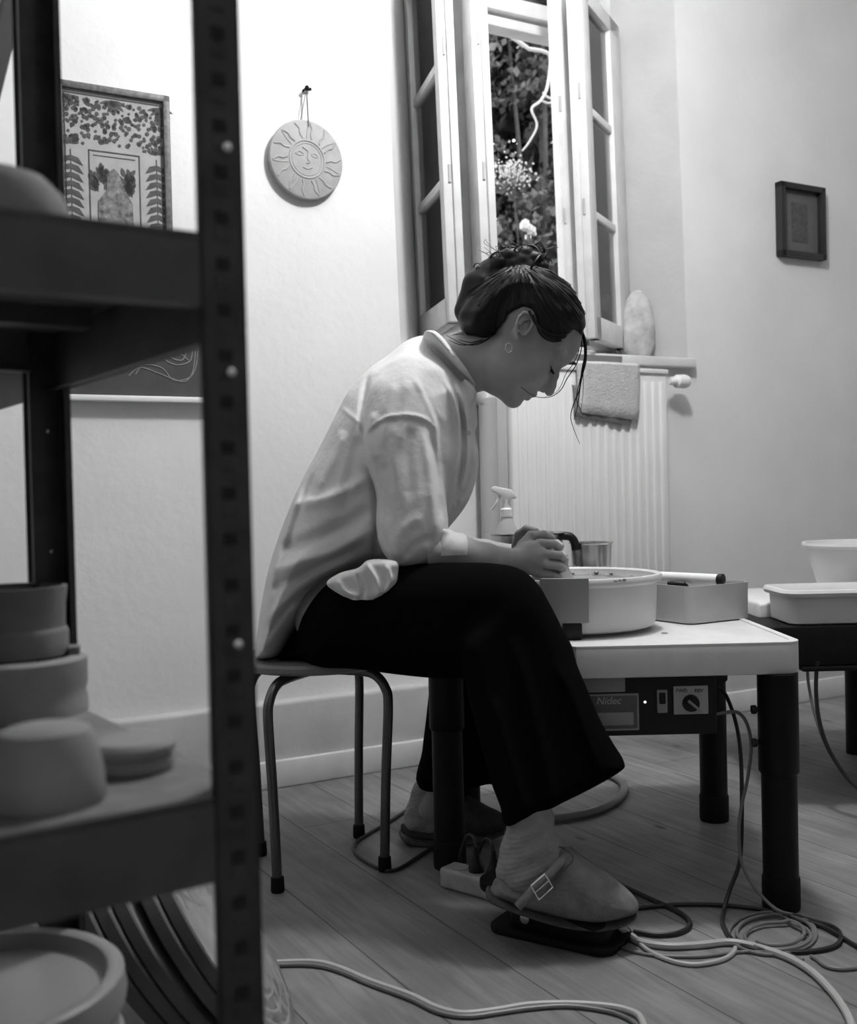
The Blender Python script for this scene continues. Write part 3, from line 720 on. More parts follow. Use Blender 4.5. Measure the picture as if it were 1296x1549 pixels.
# round boards leaning
bn = Vector((.83, .13, .53)).normalized()
R2 = .19; th = .019
fc_ = P(332, 1405, 1.62); side_ = bn.cross(Vector((0, 0, 1))).normalized(); upd = side_.cross(bn).normalized()
for k in range(5):
    dd = [-.098, -.076, -.054, -.022, 0][k]
    ctr = fc_ + bn * dd; ctr.z = R2 * abs(upd.z) + th * abs(bn.z) * .5 + .001
    # keep the discs stacked face to face although each stands on the floor
    ctr.x = fc_.x + dd / math.hypot(bn.x, bn.y) * bn.x / math.hypot(bn.x, bn.y); ctr.y = fc_.y + dd / math.hypot(bn.x, bn.y) * bn.y / math.hypot(bn.x, bn.y)
    t = thing('round_board', (ctr.x, ctr.y, 0), ['pale', 'grey', 'brown', 'dull', 'light'][k] + ' board', 'board', None)
    t['label'] = ['rearmost of the round boards leaning together under the shelving', 'second round board from the bucket in the leaning stack', 'middle round board of the leaning stack, a dark gap on its right', 'round board just behind the frontmost one in the leaning stack', 'frontmost round board of the leaning stack, its ringed face showing'][k]
    t['group'] = 'round boards leaning under the shelving'
    m = MB(); m.lathe([(0, -th / 2), (R2 - .002, -th / 2), (R2, -th / 2 + .002), (R2, th / 2 - .002), (R2 - .002, th / 2)], ctr, 96, axis=bn); m.build('rim', M['batedge'], t)
    m = MB(); prof = [(R2 - .002, th / 2 + .0002)]
    for q in range(8): rr = R2 - .02 - q * .022; prof += [(rr + .003, th / 2 + .0002), (rr + .0015, th / 2 - .001), (rr, th / 2 + .0002)]
    prof.append((0, th / 2 + .0002)); m.lathe(prof, ctr, 96, axis=bn); m.build('face', M['bat'], t)

# ================================================================== STOOL
fa, fb, fc = G(420, 1349), G(582, 1317), G(543, 1267)
fd = fa + fc - fb
ctr = (fa + fc) / 2; SEAT = .452
st = thing('stool', (ctr.x, ctr.y, 0), 'round-seated metal stool with bent tube legs under the person', 'stool')
m = MB(); m.lathe([(0, SEAT - .016), (.160, SEAT - .016), (.172, SEAT - .010), (.175, SEAT), (.170, SEAT + .006), (.15, SEAT + .008), (0, SEAT + .006)], ctr, 64); m.build('seat', M['stoolseat'], st)
for i, f in enumerate((fa, fb, fc, fd)):
    d = (f - ctr); dl = d.length; dn = d.normalized()
    pts = [ctr + dn * .02 + Vector((0, 0, SEAT - .027)), ctr + dn * (dl * .68) + Vector((0, 0, SEAT - .027)), ctr + dn * (dl * .92) + Vector((0, 0, SEAT - .034)), ctr + dn * (dl * 1.07) + Vector((0, 0, SEAT - .060)), ctr + dn * (dl * 1.11) + Vector((0, 0, SEAT - .10)), ctr + dn * (dl * 1.05) + Vector((0, 0, .20)), f + Vector((0, 0, .012))]
    m = MB(); m.tube(smoothpath(pts, 6), .0105, 16); lg = m.build('leg', M['stoolleg'], st)
    m = MB(); m.lathe([(0, 0), (.013, 0), (.0145, .004), (.0135, .030), (.011, .032)], f, 16); m.build('rubber_foot', M['rubber'], lg)

# ================================================================== POTTER'S WHEEL TABLE
TZ = .506; LIP = .058
TP = P(1213, 975, 2.035); TX1 = TP.x + .003; TY0 = 2.035; TY1 = 2.80; TX0 = .035
poly = [(TX1 - .035, TY0)] + [(TX1 - .035 + .035 * math.sin(a), TY0 + .035 - .035 * math.cos(a)) for a in (.26, .52, .79, 1.05, 1.31, 1.57)] + [(TX1, TY1 - .02), (TX1 - .02, TY1), (TX0 + .24, TY1), (TX0, 2.60), (TX0, 2.30), (TX0 + .235, TY0)]
wt = thing('pottery_wheel', ((TX0 + TX1) / 2, (TY0 + TY1) / 2, 0), 'electric pottery wheel table with white top and thick black tube legs', 'pottery wheel')
m = MB(); m.prism(poly, TZ - LIP, TZ, r=.004); m.build('table_top', M['tabletop'], wt)
inner = [(x + (.013 if x < .3 else -.013), y + (.013 if y < 2.4 else -.013)) for x, y in poly]
def ring(pa, pb, z0, z1, M_, nm, parent):
    m = MB(); n = len(pa); vs = [(x, y, z0) for x, y in pa] + [(x, y, z0) for x, y in pb] + [(x, y, z1) for x, y in pa] + [(x, y, z1) for x, y in pb]
    F = []
    for i in range(n):
        j = (i + 1) % n; F += [(i, j, n + j, n + i), (2 * n + i, 2 * n + j, 3 * n + j, 3 * n + i), (i, j, 2 * n + j, 2 * n + i), (n + i, n + j, 3 * n + j, 3 * n + i)]
    m.add(vs, F); return m.build(nm, M_, parent, smooth=False)
ring(poly, inner, TZ - .001, TZ + .0028, M['tabletop'], 'raised_edge', wt)
def wleg(px, py, r, zsleeve=.34, foot=True, fixed=None):
    f = fixed or G(px, py); f = Vector((f.x, f.y + r * .5, 0))
    m = MB(); m.lathe([(0, TZ - LIP), (r * 1.14, TZ - LIP), (r * 1.14, zsleeve), (r * 1.14 - .003, zsleeve - .004), (r, zsleeve - .004), (r, .06), (0, .06)], f, 36)
    lg = m.build('leg', M['blackmetal'], wt)
    m = MB(); m.lathe([(0, 0), (r * 1.03, 0), (r * 1.07, .005), (r * 1.07, .058), (r * 1.03, .062), (0, .062)], f, 36); m.build('foot_cap', M['rubber'], lg)
    return f, lg
f1, l1 = wleg(1186, 1378, .033, .262)
f2, l2 = wleg(1083, 1243, .0325)
f3, l3 = wleg(681, 1315, .033, .30)
wleg(0, 0, .033, fixed=Vector((.075, 2.57, 0)))
for zz in (1073, 1123):
    p = P(1153, zz, f1.y); m = MB(); m.tube([Vector((f1.x - .030, f1.y, p.z)), Vector((f1.x - .050, f1.y, p.z))], .005, 8); m.tube([Vector((f1.x - .042, f1.y, p.z)), Vector((f1.x - .050, f1.y, p.z))], .0085, 10); m.build('clamp_screw', M['blackplastic'], l1)
# control box
by = 2.075
bx0 = .20; bx1 = P(1084, 1070, by).x; bz1 = TZ - LIP; bz0 = P(1000, 1112, by).z
m = MB(); m.rbox(ID, (bx0, bx1), (by, by + .20), (bz0, bz1), .003); cb = m.build('control_box', M['blackplastic'], wt)
def CB(px, py, d=0.0): return P(px, py, by - d)
def plate(x0, x1, y0, y1, th, name, mm, parent, r=.002):
    a = CB((x0 + x1) / 2 - (x1 - x0) / 2, (y0 + y1) / 2); b = CB((x0 + x1) / 2 + (x1 - x0) / 2, (y0 + y1) / 2); t = CB((x0 + x1) / 2, y0); bt = CB((x0 + x1) / 2, y1)
    m = MB(); m.rbox(ID, (a.x, b.x), (by - th, by), (bt.z, t.z), min(r, th * .45)); return m.build(name, mm, parent)
plate(873, 945, 1024, 1047, .004, 'cover_plate', M['panelgrey'], cb)
plate(885, 966, 1049, 1105, .004, 'name_plate_edge', M['panelgrey'], cb)
plate(886, 963.5, 1051.5, 1102.5, .0046, 'name_plate', M['label'], cb)
plate(889, 958, 1077, 1097, .0052, 'name_plate_band', M['panelgrey'], cb)
p = CB(920, 1060.5, .0052); text_obj('Nidec', .0195, lambda x, y, z: p + Vector((x, -z, y)), M['plastic'], 'lettering', cb, shear=.25)
m = MB(); pp = CB(975.5, 1062, .0); m.sphere(pp, .0024, 12); m.build('indicator_lamp', M['led'], cb)
sw = plate(993, 1009, 1043, 1078, .004, 'switch_plate', M['panelgrey'], cb)
plate(996.5, 1005.5, 1047, 1064, .009, 'rocker_switch', M['blackplastic'], sw)
kp = plate(1018, 1070.5, 1037, 1080, .004, 'dial_plate', M['panelgrey'], cb)
kp.data.materials.clear(); kp.data.materials.append(mat('dial_plate_enamel', .42, .4))
for s_, x in (('FWD', 1031), ('REV', 1057)):
    p2 = CB(x, 1045, .0045); text_obj(s_, .0098, lambda a, b, c, p2=p2: p2 + Vector((a, -c, b)), M['ink'], 'lettering', kp)
kc = CB(1044, 1063, 0)
m = MB(); m.lathe([(0, .0), (.0165, 0), (.0165, .006), (.0145, .014), (.013, .020), (0, .021)], kc, 32, axis=(0, -1, 0)); kn = m.build('knob', M['blackplastic'], kp)
m = MB(); d = Vector((.7, 0, -.7)); m.tube([kc + Vector((-.009, -.0215, .008)), kc + Vector((.013, -.0215, -.011))], .003, 6); m.build('pointer', M['panelgrey'], kn)
m = MB(); cmt = P(922, 1112, 2.2); m.lathe([(0, -.10), (.035, -.10), (.038, -.095), (.038, .0), (0, .0)], Vector((cmt.x - .005, 2.22, bz0 + .005 + .075)), 32); m.build('motor', M['blackmetal'], wt)
# splash pan
pc = P(860, 872, 2.335); RZ = .618; PR = .190
pc = Vector((pc.x, 2.335, 0)); ZP = TZ + .012
m = MB(); m.lathe([(0, ZP - .004), (PR * .90, ZP - .004), (PR * .94, ZP), (PR * .955, ZP + .01), (PR * .975, RZ - .012), (PR * 1.005, RZ - .010), (PR * 1.03, RZ - .006), (PR * 1.035, RZ), (PR * 1.02, RZ + .006), (PR * .99, RZ + .007), (PR * .965, RZ + .003), (PR * .955, RZ - .008), (PR * .945, RZ - .012)], pc, 96)
pan = m.build('splash_pan', M['pan'], wt)
m = MB(); m.lathe([(PR * .951, RZ - .010), (PR * .93, ZP + .012), (PR * .85, ZP + .004), (0, ZP + .004)], pc, 96); m.build('pan_inside', M['pandark'], pan)
m = MB(); rg = random.Random(4)
for k in range(22):
    a = rg.uniform(-1.2, 1.4) ; m.sphere(pc + Vector((math.cos(a) * PR * .94, math.sin(a) * PR * .94, RZ - rg.uniform(.004, .016))), rg.uniform(.003, .008), 8, sc=(1, 1, .5))
for (x, y) in ((938, 878), (944, 877), (931, 879), (868, 856), (862, 857), (873, 858)):
    q = G(x, y, RZ + .004); m.sphere(q, .0035, 8, sc=(1.3, 1, .7))
tag(m.build('clay_splash', M['pandark'], pan), kind='stuff')
# clip-on section at the front of the pan
m = MB(); a0_ = math.radians(-114); a1_ = math.radians(-86)
prof = [(PR * .96, ZP + .022), (PR * 1.01, ZP + .022), (PR * 1.045, RZ + .002), (PR * 1.045, RZ + .010), (PR * .93, RZ + .010), (PR * .93, RZ + .005), (PR * .96, RZ + .004)]
m.lathe(prof, pc, 24, a0=a0_, a1=a1_); m.build('pan_section', M['pangrey'], pan)
m = MB(); q = P(872, 960, 2.14); m.rbox(ID, (q.x - .026, q.x + .012), (2.142, 2.165), (TZ + .001, TZ + .034), .004); m.build('pan_latch', M['blackplastic'], pan)
# wheel head, shaft
m = MB(); wc = Vector((pc.x - .006, 2.335, 0)); m.lathe([(0, RZ - .022), (.118, RZ - .022), (.121, RZ - .018), (.121, RZ - .010), (.118, RZ - .008), (0, RZ - .008)], wc, 72); m.lathe([(.03, TZ), (.03, RZ - .022)], wc, 24); m.build('wheel_head', M['head'], wt)
WH = RZ - .008
cc = P(836, 872, 2.315); cc = Vector((cc.x, 2.325, WH))
m = MB(); m.lathe([(0, 0), (.044, 0), (.046, .006), (.038, .02), (.034, .035), (.036, .048), (.030, .052), (.026, .045), (.024, .02), (0, .018)], cc, 40); tag(m.build('clay_pot', M['clay']), 'small wet clay pot being shaped between the hands on the wheel', 'clay')

# box of tools on the table
bo_ = Vector((.556, 2.335, 0)); bd = Vector((.159, .096, 0)).normalized(); BX = frame_fn((bo_.x, bo_.y, TZ), bd)
bl, bw, bhh = .190, .20, .083
bxo = thing('storage_box', BX(bl / 2, bw / 2, .003), 'light grey open plastic box of tools on the wheel table beside the splash pan', 'box')
out_ = rrect(0, bl, 0, bw, .022); inn = rrect(.003, bl - .003, .003, bw - .003, .020)
m = MB(); n = len(out_); z0_, z1_ = .003, bhh
vs = [BX(x * .985 + .001, y * .985, z0_) for x, y in out_] + [BX(x, y, z1_) for x, y in out_] + [BX(x, y, z1_) for x, y in inn] + [BX(x, y, z0_ + .004) for x, y in inn]
F = []
for i in range(n):
    j = (i + 1) % n; F += [(i, j, n + j, n + i), (n + i, n + j, 2 * n + j, 2 * n + i), (2 * n + i, 2 * n + j, 3 * n + j, 3 * n + i)]
F += [tuple(range(n))[::-1], tuple(range(3 * n, 4 * n))]
m.add(vs, F); m.build('box_body', M['plastic'], bxo)
ra = P(984, 866, 2.52); rb = P(1094, 877, 2.40)
ra.z = TZ + bhh + .010; rb.z = TZ + bhh + .008
m = MB(); d = (rb - ra); m.tube([ra, ra + d * .05, ra + d * .93, ra + d * .935], [.010, .012, .012, .010], 20); rp_ = thing('rolling_pin', ra, 'white roller with a dark end lying across the open tool box', 'roller')
m.build('barrel', M['paper'], rp_); m = MB(); m.tube([ra + d * .93, ra + d * .95, ra + d * .995, rb], [.0122, .0135, .0135, .011], 20); m.build('end_cap', M['blackplastic'], rp_)
t1_, t2_ = P(1010, 882, 2.46), P(1036, 883, 2.44); t1_.z = t2_.z = TZ + bhh - .004
m = MB(); m.tube([t1_, t1_.lerp(t2_, .2), t1_.lerp(t2_, .8), t2_], [.007, .009, .009, .006], 12); m.tube([t2_, t2_ + Vector((.02, 0, -.03))], .005, 8); m.tube([t1_ + Vector((.005, 0, 0)), t1_ + Vector((.03, -.02, -.07))], .004, 8)
tag(m.build('trimming_tool', M['blackplastic']), 'dark-handled clay tool lying in the open tool box', 'tool')
m = MB(); pa_, pb_ = P(1095, 881, 2.40), P(1123, 882, 2.42); pa_.z = pb_.z = TZ + bhh + .002
m.tube([pa_, pb_, pb_ + Vector((0, .01, -.05))], .0012, 6); tag(m.build('needle_tool', M['steel']), 'thin wire needle lying over the right edge of the tool box', 'tool')
q = G(1005, 958, TZ + .001); m = MB(); m.lathe([(0, .0), (.007, 0), (.007, .002), (0, .0025)], (q.x, q.y, TZ + .0), 16); m.build('table_screw', M['steel'], wt)

# metal bowls behind the pan
sb = P(796, 807, 2.635); s_r = .094; c = Vector((sb.x, 2.640, TZ + .001)); hh = sb.z - TZ
bwl = MB(); bwl.lathe([(0, 0), (.062, 0), (.070, .004), (s_r * .96, hh - .004), (s_r + .005, hh), (s_r + .005, hh + .002), (s_r - .002, hh + .002), (s_r * .93, hh - .006), (.064, .006), (0, .005)], c, 56)
tag(bwl.build('steel_bowl', M['steel']), 'wide shiny steel bowl behind the hands holding the spray bottle', 'bowl')
s2_ = P(895, 822, 2.62); c_ = Vector((s2_.x, 2.635, TZ + .001)); hh = s2_.z - TZ
bwl = MB(); bwl.lathe([(0, 0), (.036, 0), (.040, .003), (.050, hh - .003), (.0535, hh), (.0535, hh + .002), (.049, hh + .001), (.046, hh - .01), (.038, .005), (0, .004)], c_, 48)
tag(bwl.build('steel_bowl', M['steel']), 'small tapered steel pot behind the splash pan, right of the wide bowl', 'bowl')
s3_ = P(858, 812, 2.60)
m = MB(); g1 = P(842, 812, 2.61); m.tube(smoothpath([Vector((g1.x - .02, 2.60, g1.z - .10)), Vector((g1.x - .005, 2.60, g1.z - .01)), P(858, 811, 2.60), P(868, 818, 2.60), P(871, 832, 2.60)], 6), [.006] * 8 + [.010] * 17, 12)
tag(m.build('black_scoop', M['blackplastic']), 'black curved handle leaning between the wide bowl and the small pot', 'tool')
# spray bottle standing in the wide bowl
sc_ = P(766, 790, 2.655); bx_, by_ = sc_.x, 2.655; top = P(766, 735, 2.655).z; bz_ = TZ + .008
spb = thing('spray_bottle', (bx_, by_, bz_), 'translucent spray bottle with white trigger standing in the wide steel bowl', 'spray bottle')
hb = top - .075 - bz_
m = MB(); m.lathe([(0, 0), (.030, 0), (.033, .004), (.033, hb - .06), (.028, hb - .035), (.016, hb - .012), (.0125, hb), (0, hb)], (bx_, by_, bz_), 32); m.build('bottle_body', M['bottle'], spb)
m = MB(); m.lathe([(0, hb), (.015, hb), (.015, hb + .018), (.010, hb + .022), (.009, hb + .045), (0, hb + .045)], (bx_, by_, bz_), 24)
HZ = bz_ + hb
SPX = lambda x, z, y: Vector((bx_ + x, by_ + y, HZ + z))
m.prism([(-.034, .062), (-.036, .071), (-.028, .075), (.012, .066), (.026, .050), (.024, .044), (.010, .042), (.008, .03), (-.008, .03), (-.010, .050), (-.028, .060)], -.009, .009, SPX, r=.002); m.build('spray_head', M['white'], spb)
m = MB(); m.prism([(-.014, .056), (-.021, .050), (-.026, .035), (-.038, .018), (-.040, .014), (-.034, .018), (-.020, .034), (-.012, .046)], -.006, .006, SPX, r=.002); m.build('trigger', M['white'], spb)

# ================================================================== SECOND WHEEL at the right edge
r0 = P(1147, 912, 2.87); RX0 = r0.x; RT = r0.z
w2 = thing('pottery_wheel', (RX0 + .35, 3.15, 0), 'second pottery wheel with thick white top and black housing, cut by the right edge', 'pottery wheel')
m = MB(); m.rbox(ID, (RX0, RX0 + .75), (2.87, 3.30), (RT - .075, RT), .010, 3); m.build('table_top', M['tabletop'], w2)
zb_t = P(1200, 948, 2.66).z; zb_b = P(1200, 1009, 2.66).z
xb = P(1163, 980, 2.66).x
m = MB(); m.rbox(ID, (xb, xb + .7), (2.66, 3.22), (zb_b, zb_t), .006); m.rbox(ID, (xb + .08, xb + .7), (2.655, 3.1), (zb_b - .012, zb_b), .003); m.build('housing', M['blackmetal'], w2)
for (x, y) in ((RX0 + .62, 3.20), (RX0 + .62, 2.75), (RX0 + .40, 3.24)):
    m = MB(); m.lathe([(0, 0), (.034, 0), (.034, zb_b + .02), (0, zb_b + .02)], (x, y, 0), 24); m.build('leg', M['blackmetal'], w2)
# tub
t0 = P(1178, 895, 2.70); tx0 = t0.x + .012
tz_top = P(1230, 893, 2.70).z; tzb = zb_t + .001
def tubshape(ins): return rrect(tx0 + ins, tx0 + .42 - ins, 2.665 + ins, 2.665 + .195 - ins, max(.008, .035 - ins), 6)
m = MB(); lv = [(.014, tzb), (.008, tzb + .004), (.004, tz_top - .014), (-.008, tz_top - .013), (-.012, tz_top - .004), (-.008, tz_top + .003), (.002, tz_top + .004), (.008, tz_top - .004), (.012, tz_top - .02)]
vs = []; F = []; n = len(tubshape(0))
for ins, z in lv: vs += [(x, y, z) for x, y in tubshape(ins)]
for i in range(len(lv) - 1):
    for k in range(n): k2 = (k + 1) % n; F.append((i * n + k, i * n + k2, (i + 1) * n + k2, (i + 1) * n + k))
F += [tuple(range(n))[::-1], tuple(range((len(lv) - 1) * n, len(lv) * n))]
m.add(vs, F); tag(m.build('plastic_tub', M['pan']), 'shallow white rounded tub with thick rim on the second wheel', 'tub')
bc2 = P(1312, 822, 2.98); bt = RT + .001; rr = P(1312, 822, 2.98).x - P(1226, 822, 2.98).x; zt_ = bc2.z
m = MB(); m.lathe([(0, bt), (rr * .66, bt), (rr * .70, bt + .006), (rr * .93, zt_ - .012), (rr * .98, zt_ - .010), (rr * 1.0, zt_ - .004), (rr * .99, zt_ + .003), (rr * .94, zt_ + .002), (rr * .91, zt_ - .01), (rr * .66, bt + .01), (0, bt + .008)], (bc2.x, 2.98 + .05, 0), 64)
tag(m.build('plastic_bowl', M['pan']), 'large white bowl standing behind the tub at the right edge', 'bowl')

# ================================================================== CABLES, POWER STRIP, PEDAL
def cable(pts, r, mm, label, name='cable', n=8, cat='cable', z=None):
    P_ = []
    for p in pts:
        if len(p) == 2: q = G(p[0], p[1], r + .0005)
        else: q = P(p[0], p[1], p[2]); q.z = max(q.z, r + .0005)
        P_.append(q)
    m = MB(); path = smoothpath(P_, n)
    for q in path: q.z = max(q.z, r + .0005)
    m.tube(path, r, 8); return tag(m.build(name, mm), label, cat)
cable([(1086, 1040, 2.24), (1098, 1052, 2.23), (1112, 1090, 2.20), (1120, 1140, 2.16), (1122, 1220, 2.12), (1119, 1300, 2.08), (1104, 1345, 2.06), (1094, 1380, 2.03), (1094, 1400), (1112, 1425), (1150, 1437), (1210, 1440), (1258, 1433), (1272, 1418), (1262, 1403), (1230, 1393), (1190, 1383), (1140, 1374), (1090, 1369), (1040, 1368), (1000, 1370), (965, 1374)], .0042, M['cabledark'], 'black cable dropping from the control box and looping around the grey coil')
coil = [(1078, 1082, 2.10), (1095, 1078, 2.10), (1116, 1078, 2.10), (1130, 1096, 2.10), (1136, 1130, 2.10), (1130, 1180, 2.09), (1118, 1240, 2.08), (1120, 1298, 2.06), (1136, 1335, 2.04), (1158, 1362, 2.01), (1178, 1378, 1.99), (1200, 1384)]
cpx, cpy = 1168, 1412
loops = []
for (rx, ry, ox, oy, ph0, ph1) in ((66, 32, 0, 0, -60, 300), (58, 26, 4, -2, 300, 660), (50, 21, 8, 4, 660, 1020), (42, 20, 6, -2, 1020, 1230)):
    a = ph0
    while a < ph1: t = math.radians(a); loops.append((cpx + ox + rx * math.cos(t), cpy + oy + ry * math.sin(t))); a += 28
P_ = [P(*p) if len(p) == 3 else G(*p, .004) for p in coil] + [G(x, y, .004 + .0022 * (i // 13)) for i, (x, y) in enumerate(loops)]
m = MB(); path = smoothpath(P_, 6); m.tube(path, .0034, 8); tag(m.build('cable', M['cablegrey']), 'thin grey cable from the control box ending in a neat coil on the floor', 'cable')
cable([(1226, 1446), (1236, 1452), (1250, 1462), (1275, 1466), (1310, 1462)], .0034, M['cablegrey'], 'short piece of grey cable running off right from the coil')
cable([(1215, 1393), (1250, 1404), (1290, 1428), (1330, 1450)], .0042, M['cabledark'], 'black cable running off the right edge past the coil')
cable([(862, 1283), (895, 1308), (940, 1338), (985, 1360), (1020, 1376), (1040, 1390), (1042, 1402), (1022, 1412), (990, 1414), (958, 1409)], .0046, M['cabledark'], 'black cable running from behind the clog and hooking back to the pedal')
cable([(936, 1400, 1.90), (948, 1412), (965, 1424), (1010, 1431), (1060, 1429), (1105, 1425), (1150, 1434), (1195, 1450), (1230, 1472), (1262, 1505), (1284, 1540), (1292, 1575)], .0062, M['cablelight'], 'thick pale cable running from the pedal to the bottom right corner')
cable([(938, 1398, 1.90), (955, 1414), (975, 1434), (1005, 1450), (1045, 1459), (1085, 1454), (1106, 1444), (1112, 1434)], .0040, M['cablelight'], 'thin pale cable curving from the pedal under the thick one')
cable([(936, 1432), (965, 1441), (1000, 1446), (1060, 1447), (1120, 1440), (1180, 1442), (1215, 1452)], .0028, M['cablegrey'], 'thin grey wire lying beside the pale pedal cables')
cable([(330, 1462), (400, 1457), (470, 1455), (510, 1463), (560, 1484), (620, 1505), (660, 1524), (700, 1533), (750, 1528), (800, 1520), (860, 1518), (920, 1522), (955, 1530), (970, 1542), (980, 1575)], .0052, M['cablelight'], 'pale cable snaking across the bottom of the floor')
cable([(330, 1466), (400, 1461), (470, 1460), (512, 1469), (560, 1489), (620, 1511), (662, 1531), (705, 1538), (755, 1532), (805, 1525), (860, 1522), (915, 1529), (948, 1540), (966, 1555), (970, 1585)], .0036, M['cablegrey'], 'thinner cable lying alongside the pale one at the bottom')
cable([(655, 1282), (632, 1296), (612, 1309), (592, 1317), (570, 1312), (545, 1297), (535, 1284), (540, 1272), (562, 1258), (590, 1242), (614, 1226)], .0040, M['cabledark'], 'thin dark cable looping around the stool legs')
cable([(1222, 1000, 2.68), (1222, 1030, 2.68), (1232, 1080, 2.66), (1248, 1125, 2.64), (1275, 1170, 2.62), (1310, 1210, 2.58)], .0038, M['cablegrey'], 'grey cord hanging below the second wheel, left one')
cable([(1236, 1000, 2.66), (1234, 1040, 2.66), (1238, 1085, 2.65), (1252, 1130, 2.63), (1280, 1175, 2.60), (1312, 1205, 2.56)], .0052, M['cabledark'], 'black cord hanging below the second wheel, right one')
# hose ring behind the wheel
hc = G(868, 1203); hr = .125
m = MB(); pts = []
hp = [(800, 1238), (850, 1236), (900, 1226), (935, 1208), (944, 1190), (932, 1176), (905, 1168), (870, 1165), (820, 1170), (780, 1185), (765, 1205), (775, 1225)]
m.tube(smoothpath([G(x, y, .012) for x, y in hp], 6, closed=True), .0105, 12, closed=True)
tag(m.build('hose', M['hose']), 'shiny grey hose lying in a ring on the floor behind the clogs', 'hose')
# power strip
a = G(664, 1343); b = G(765, 1372); PS = frame_fn(a, (b - a)); L_ = (b - a).length + .06
psu = thing('power_strip', PS(L_ / 2, .025, 0), 'pale power strip with two black plugs on the floor behind the pedal', 'power strip')
m = MB(); m.rbox(PS, (0, L_), (0, .052), (.001, .042), .007, 3); m.build('strip_body', M['outlet'], psu)
for k, plug in ((0, 0), (1, 1), (2, 1)):
    x = .034 + k * .044; m = MB(); m.lathe([(.019, .0415), (.0195, .0435), (.017, .0435), (.0165, .0425), (0, .0425)], PS(x, .026, 0), 24); m.build('socket', M['pipe'], psu)
    if plug:
        pg = thing('power_plug', PS(x, .026, .043), 'black plug in the %s socket of the power strip' % ('middle' if k == 1 else 'outer'), 'plug', 'plugs in the power strip')
        pg['label'] = 'black plug in the power strip nearest the table leg' if k == 1 else 'black plug in the power strip nearest the sock'
        m = MB(); m.lathe([(0, .0432), (.0165, .0432), (.0165, .052), (.011, .060), (.007, .075), (.005, .092), (0, .094)], PS(x, .026, 0), 20); m.build('plug_body', M['blackplastic'], pg)
        m = MB(); t_ = PS(x, .026, .09); m.tube(smoothpath([t_, t_ + Vector((-.004, .01, .018)), t_ + Vector((-.016, .03, .015)), t_ + Vector((-.03, .06, -.03)), t_ + Vector((-.03, .10, -.08))], 5), .0038, 8); m.build('lead', M['cabledark'], pg)
# foot pedal
a = G(752, 1412); b = G(915, 1449); ax = (b - a).normalized(); PD = frame_fn(a, ax); PL = .245; PW_ = .125
pa0 = thing('foot_pedal', PD(PL / 2 - .01, .055, 0), 'black rubber foot pedal under the front clog', 'foot pedal')
m = MB(); m.prism(rrect(-.022, PL - .022, -.008, PW_ - .008, .030), .0005, .014, PD, r=.004); m.build('base_plate', M['rubber'], pa0)
m = MB(); m.prism(rrect(.018, PL - .038, .006, PW_ - .022, .018), .012, .046, PD, r=.004); m.build('housing', M['blackmetal'], pa0)
def PDT(x, y, z): 
    t = -.20; x0 = x - .10; return PD(.10 + x0 * math.cos(t) - 0, y, .062 + z - x0 * math.sin(-t) * .9)
m = MB(); m.prism(rrect(-.045, PL - .035, -.008, PW_ - .012, .028), -.011, .006, PDT, r=.003); m.build('treadle', M['rubber'], pa0)
m = MB(); m.lathe([(0, 0), (.009, 0), (.009, .003), (.005, .004), (0, .004)], PD(.055, .0055, .036), 16, axis=PD(0, -1, 0) - PD(0, 0, 0)); m.build('pivot_screw', M['chrome'], pa0)
WORLD = 4.5
LAMP = W(-.06, 1.15, 2.52); LAMPE = 88
FILL = W(-.2, 4.2, 2.6); FILL_E = 3.5
EXPO = 0.15
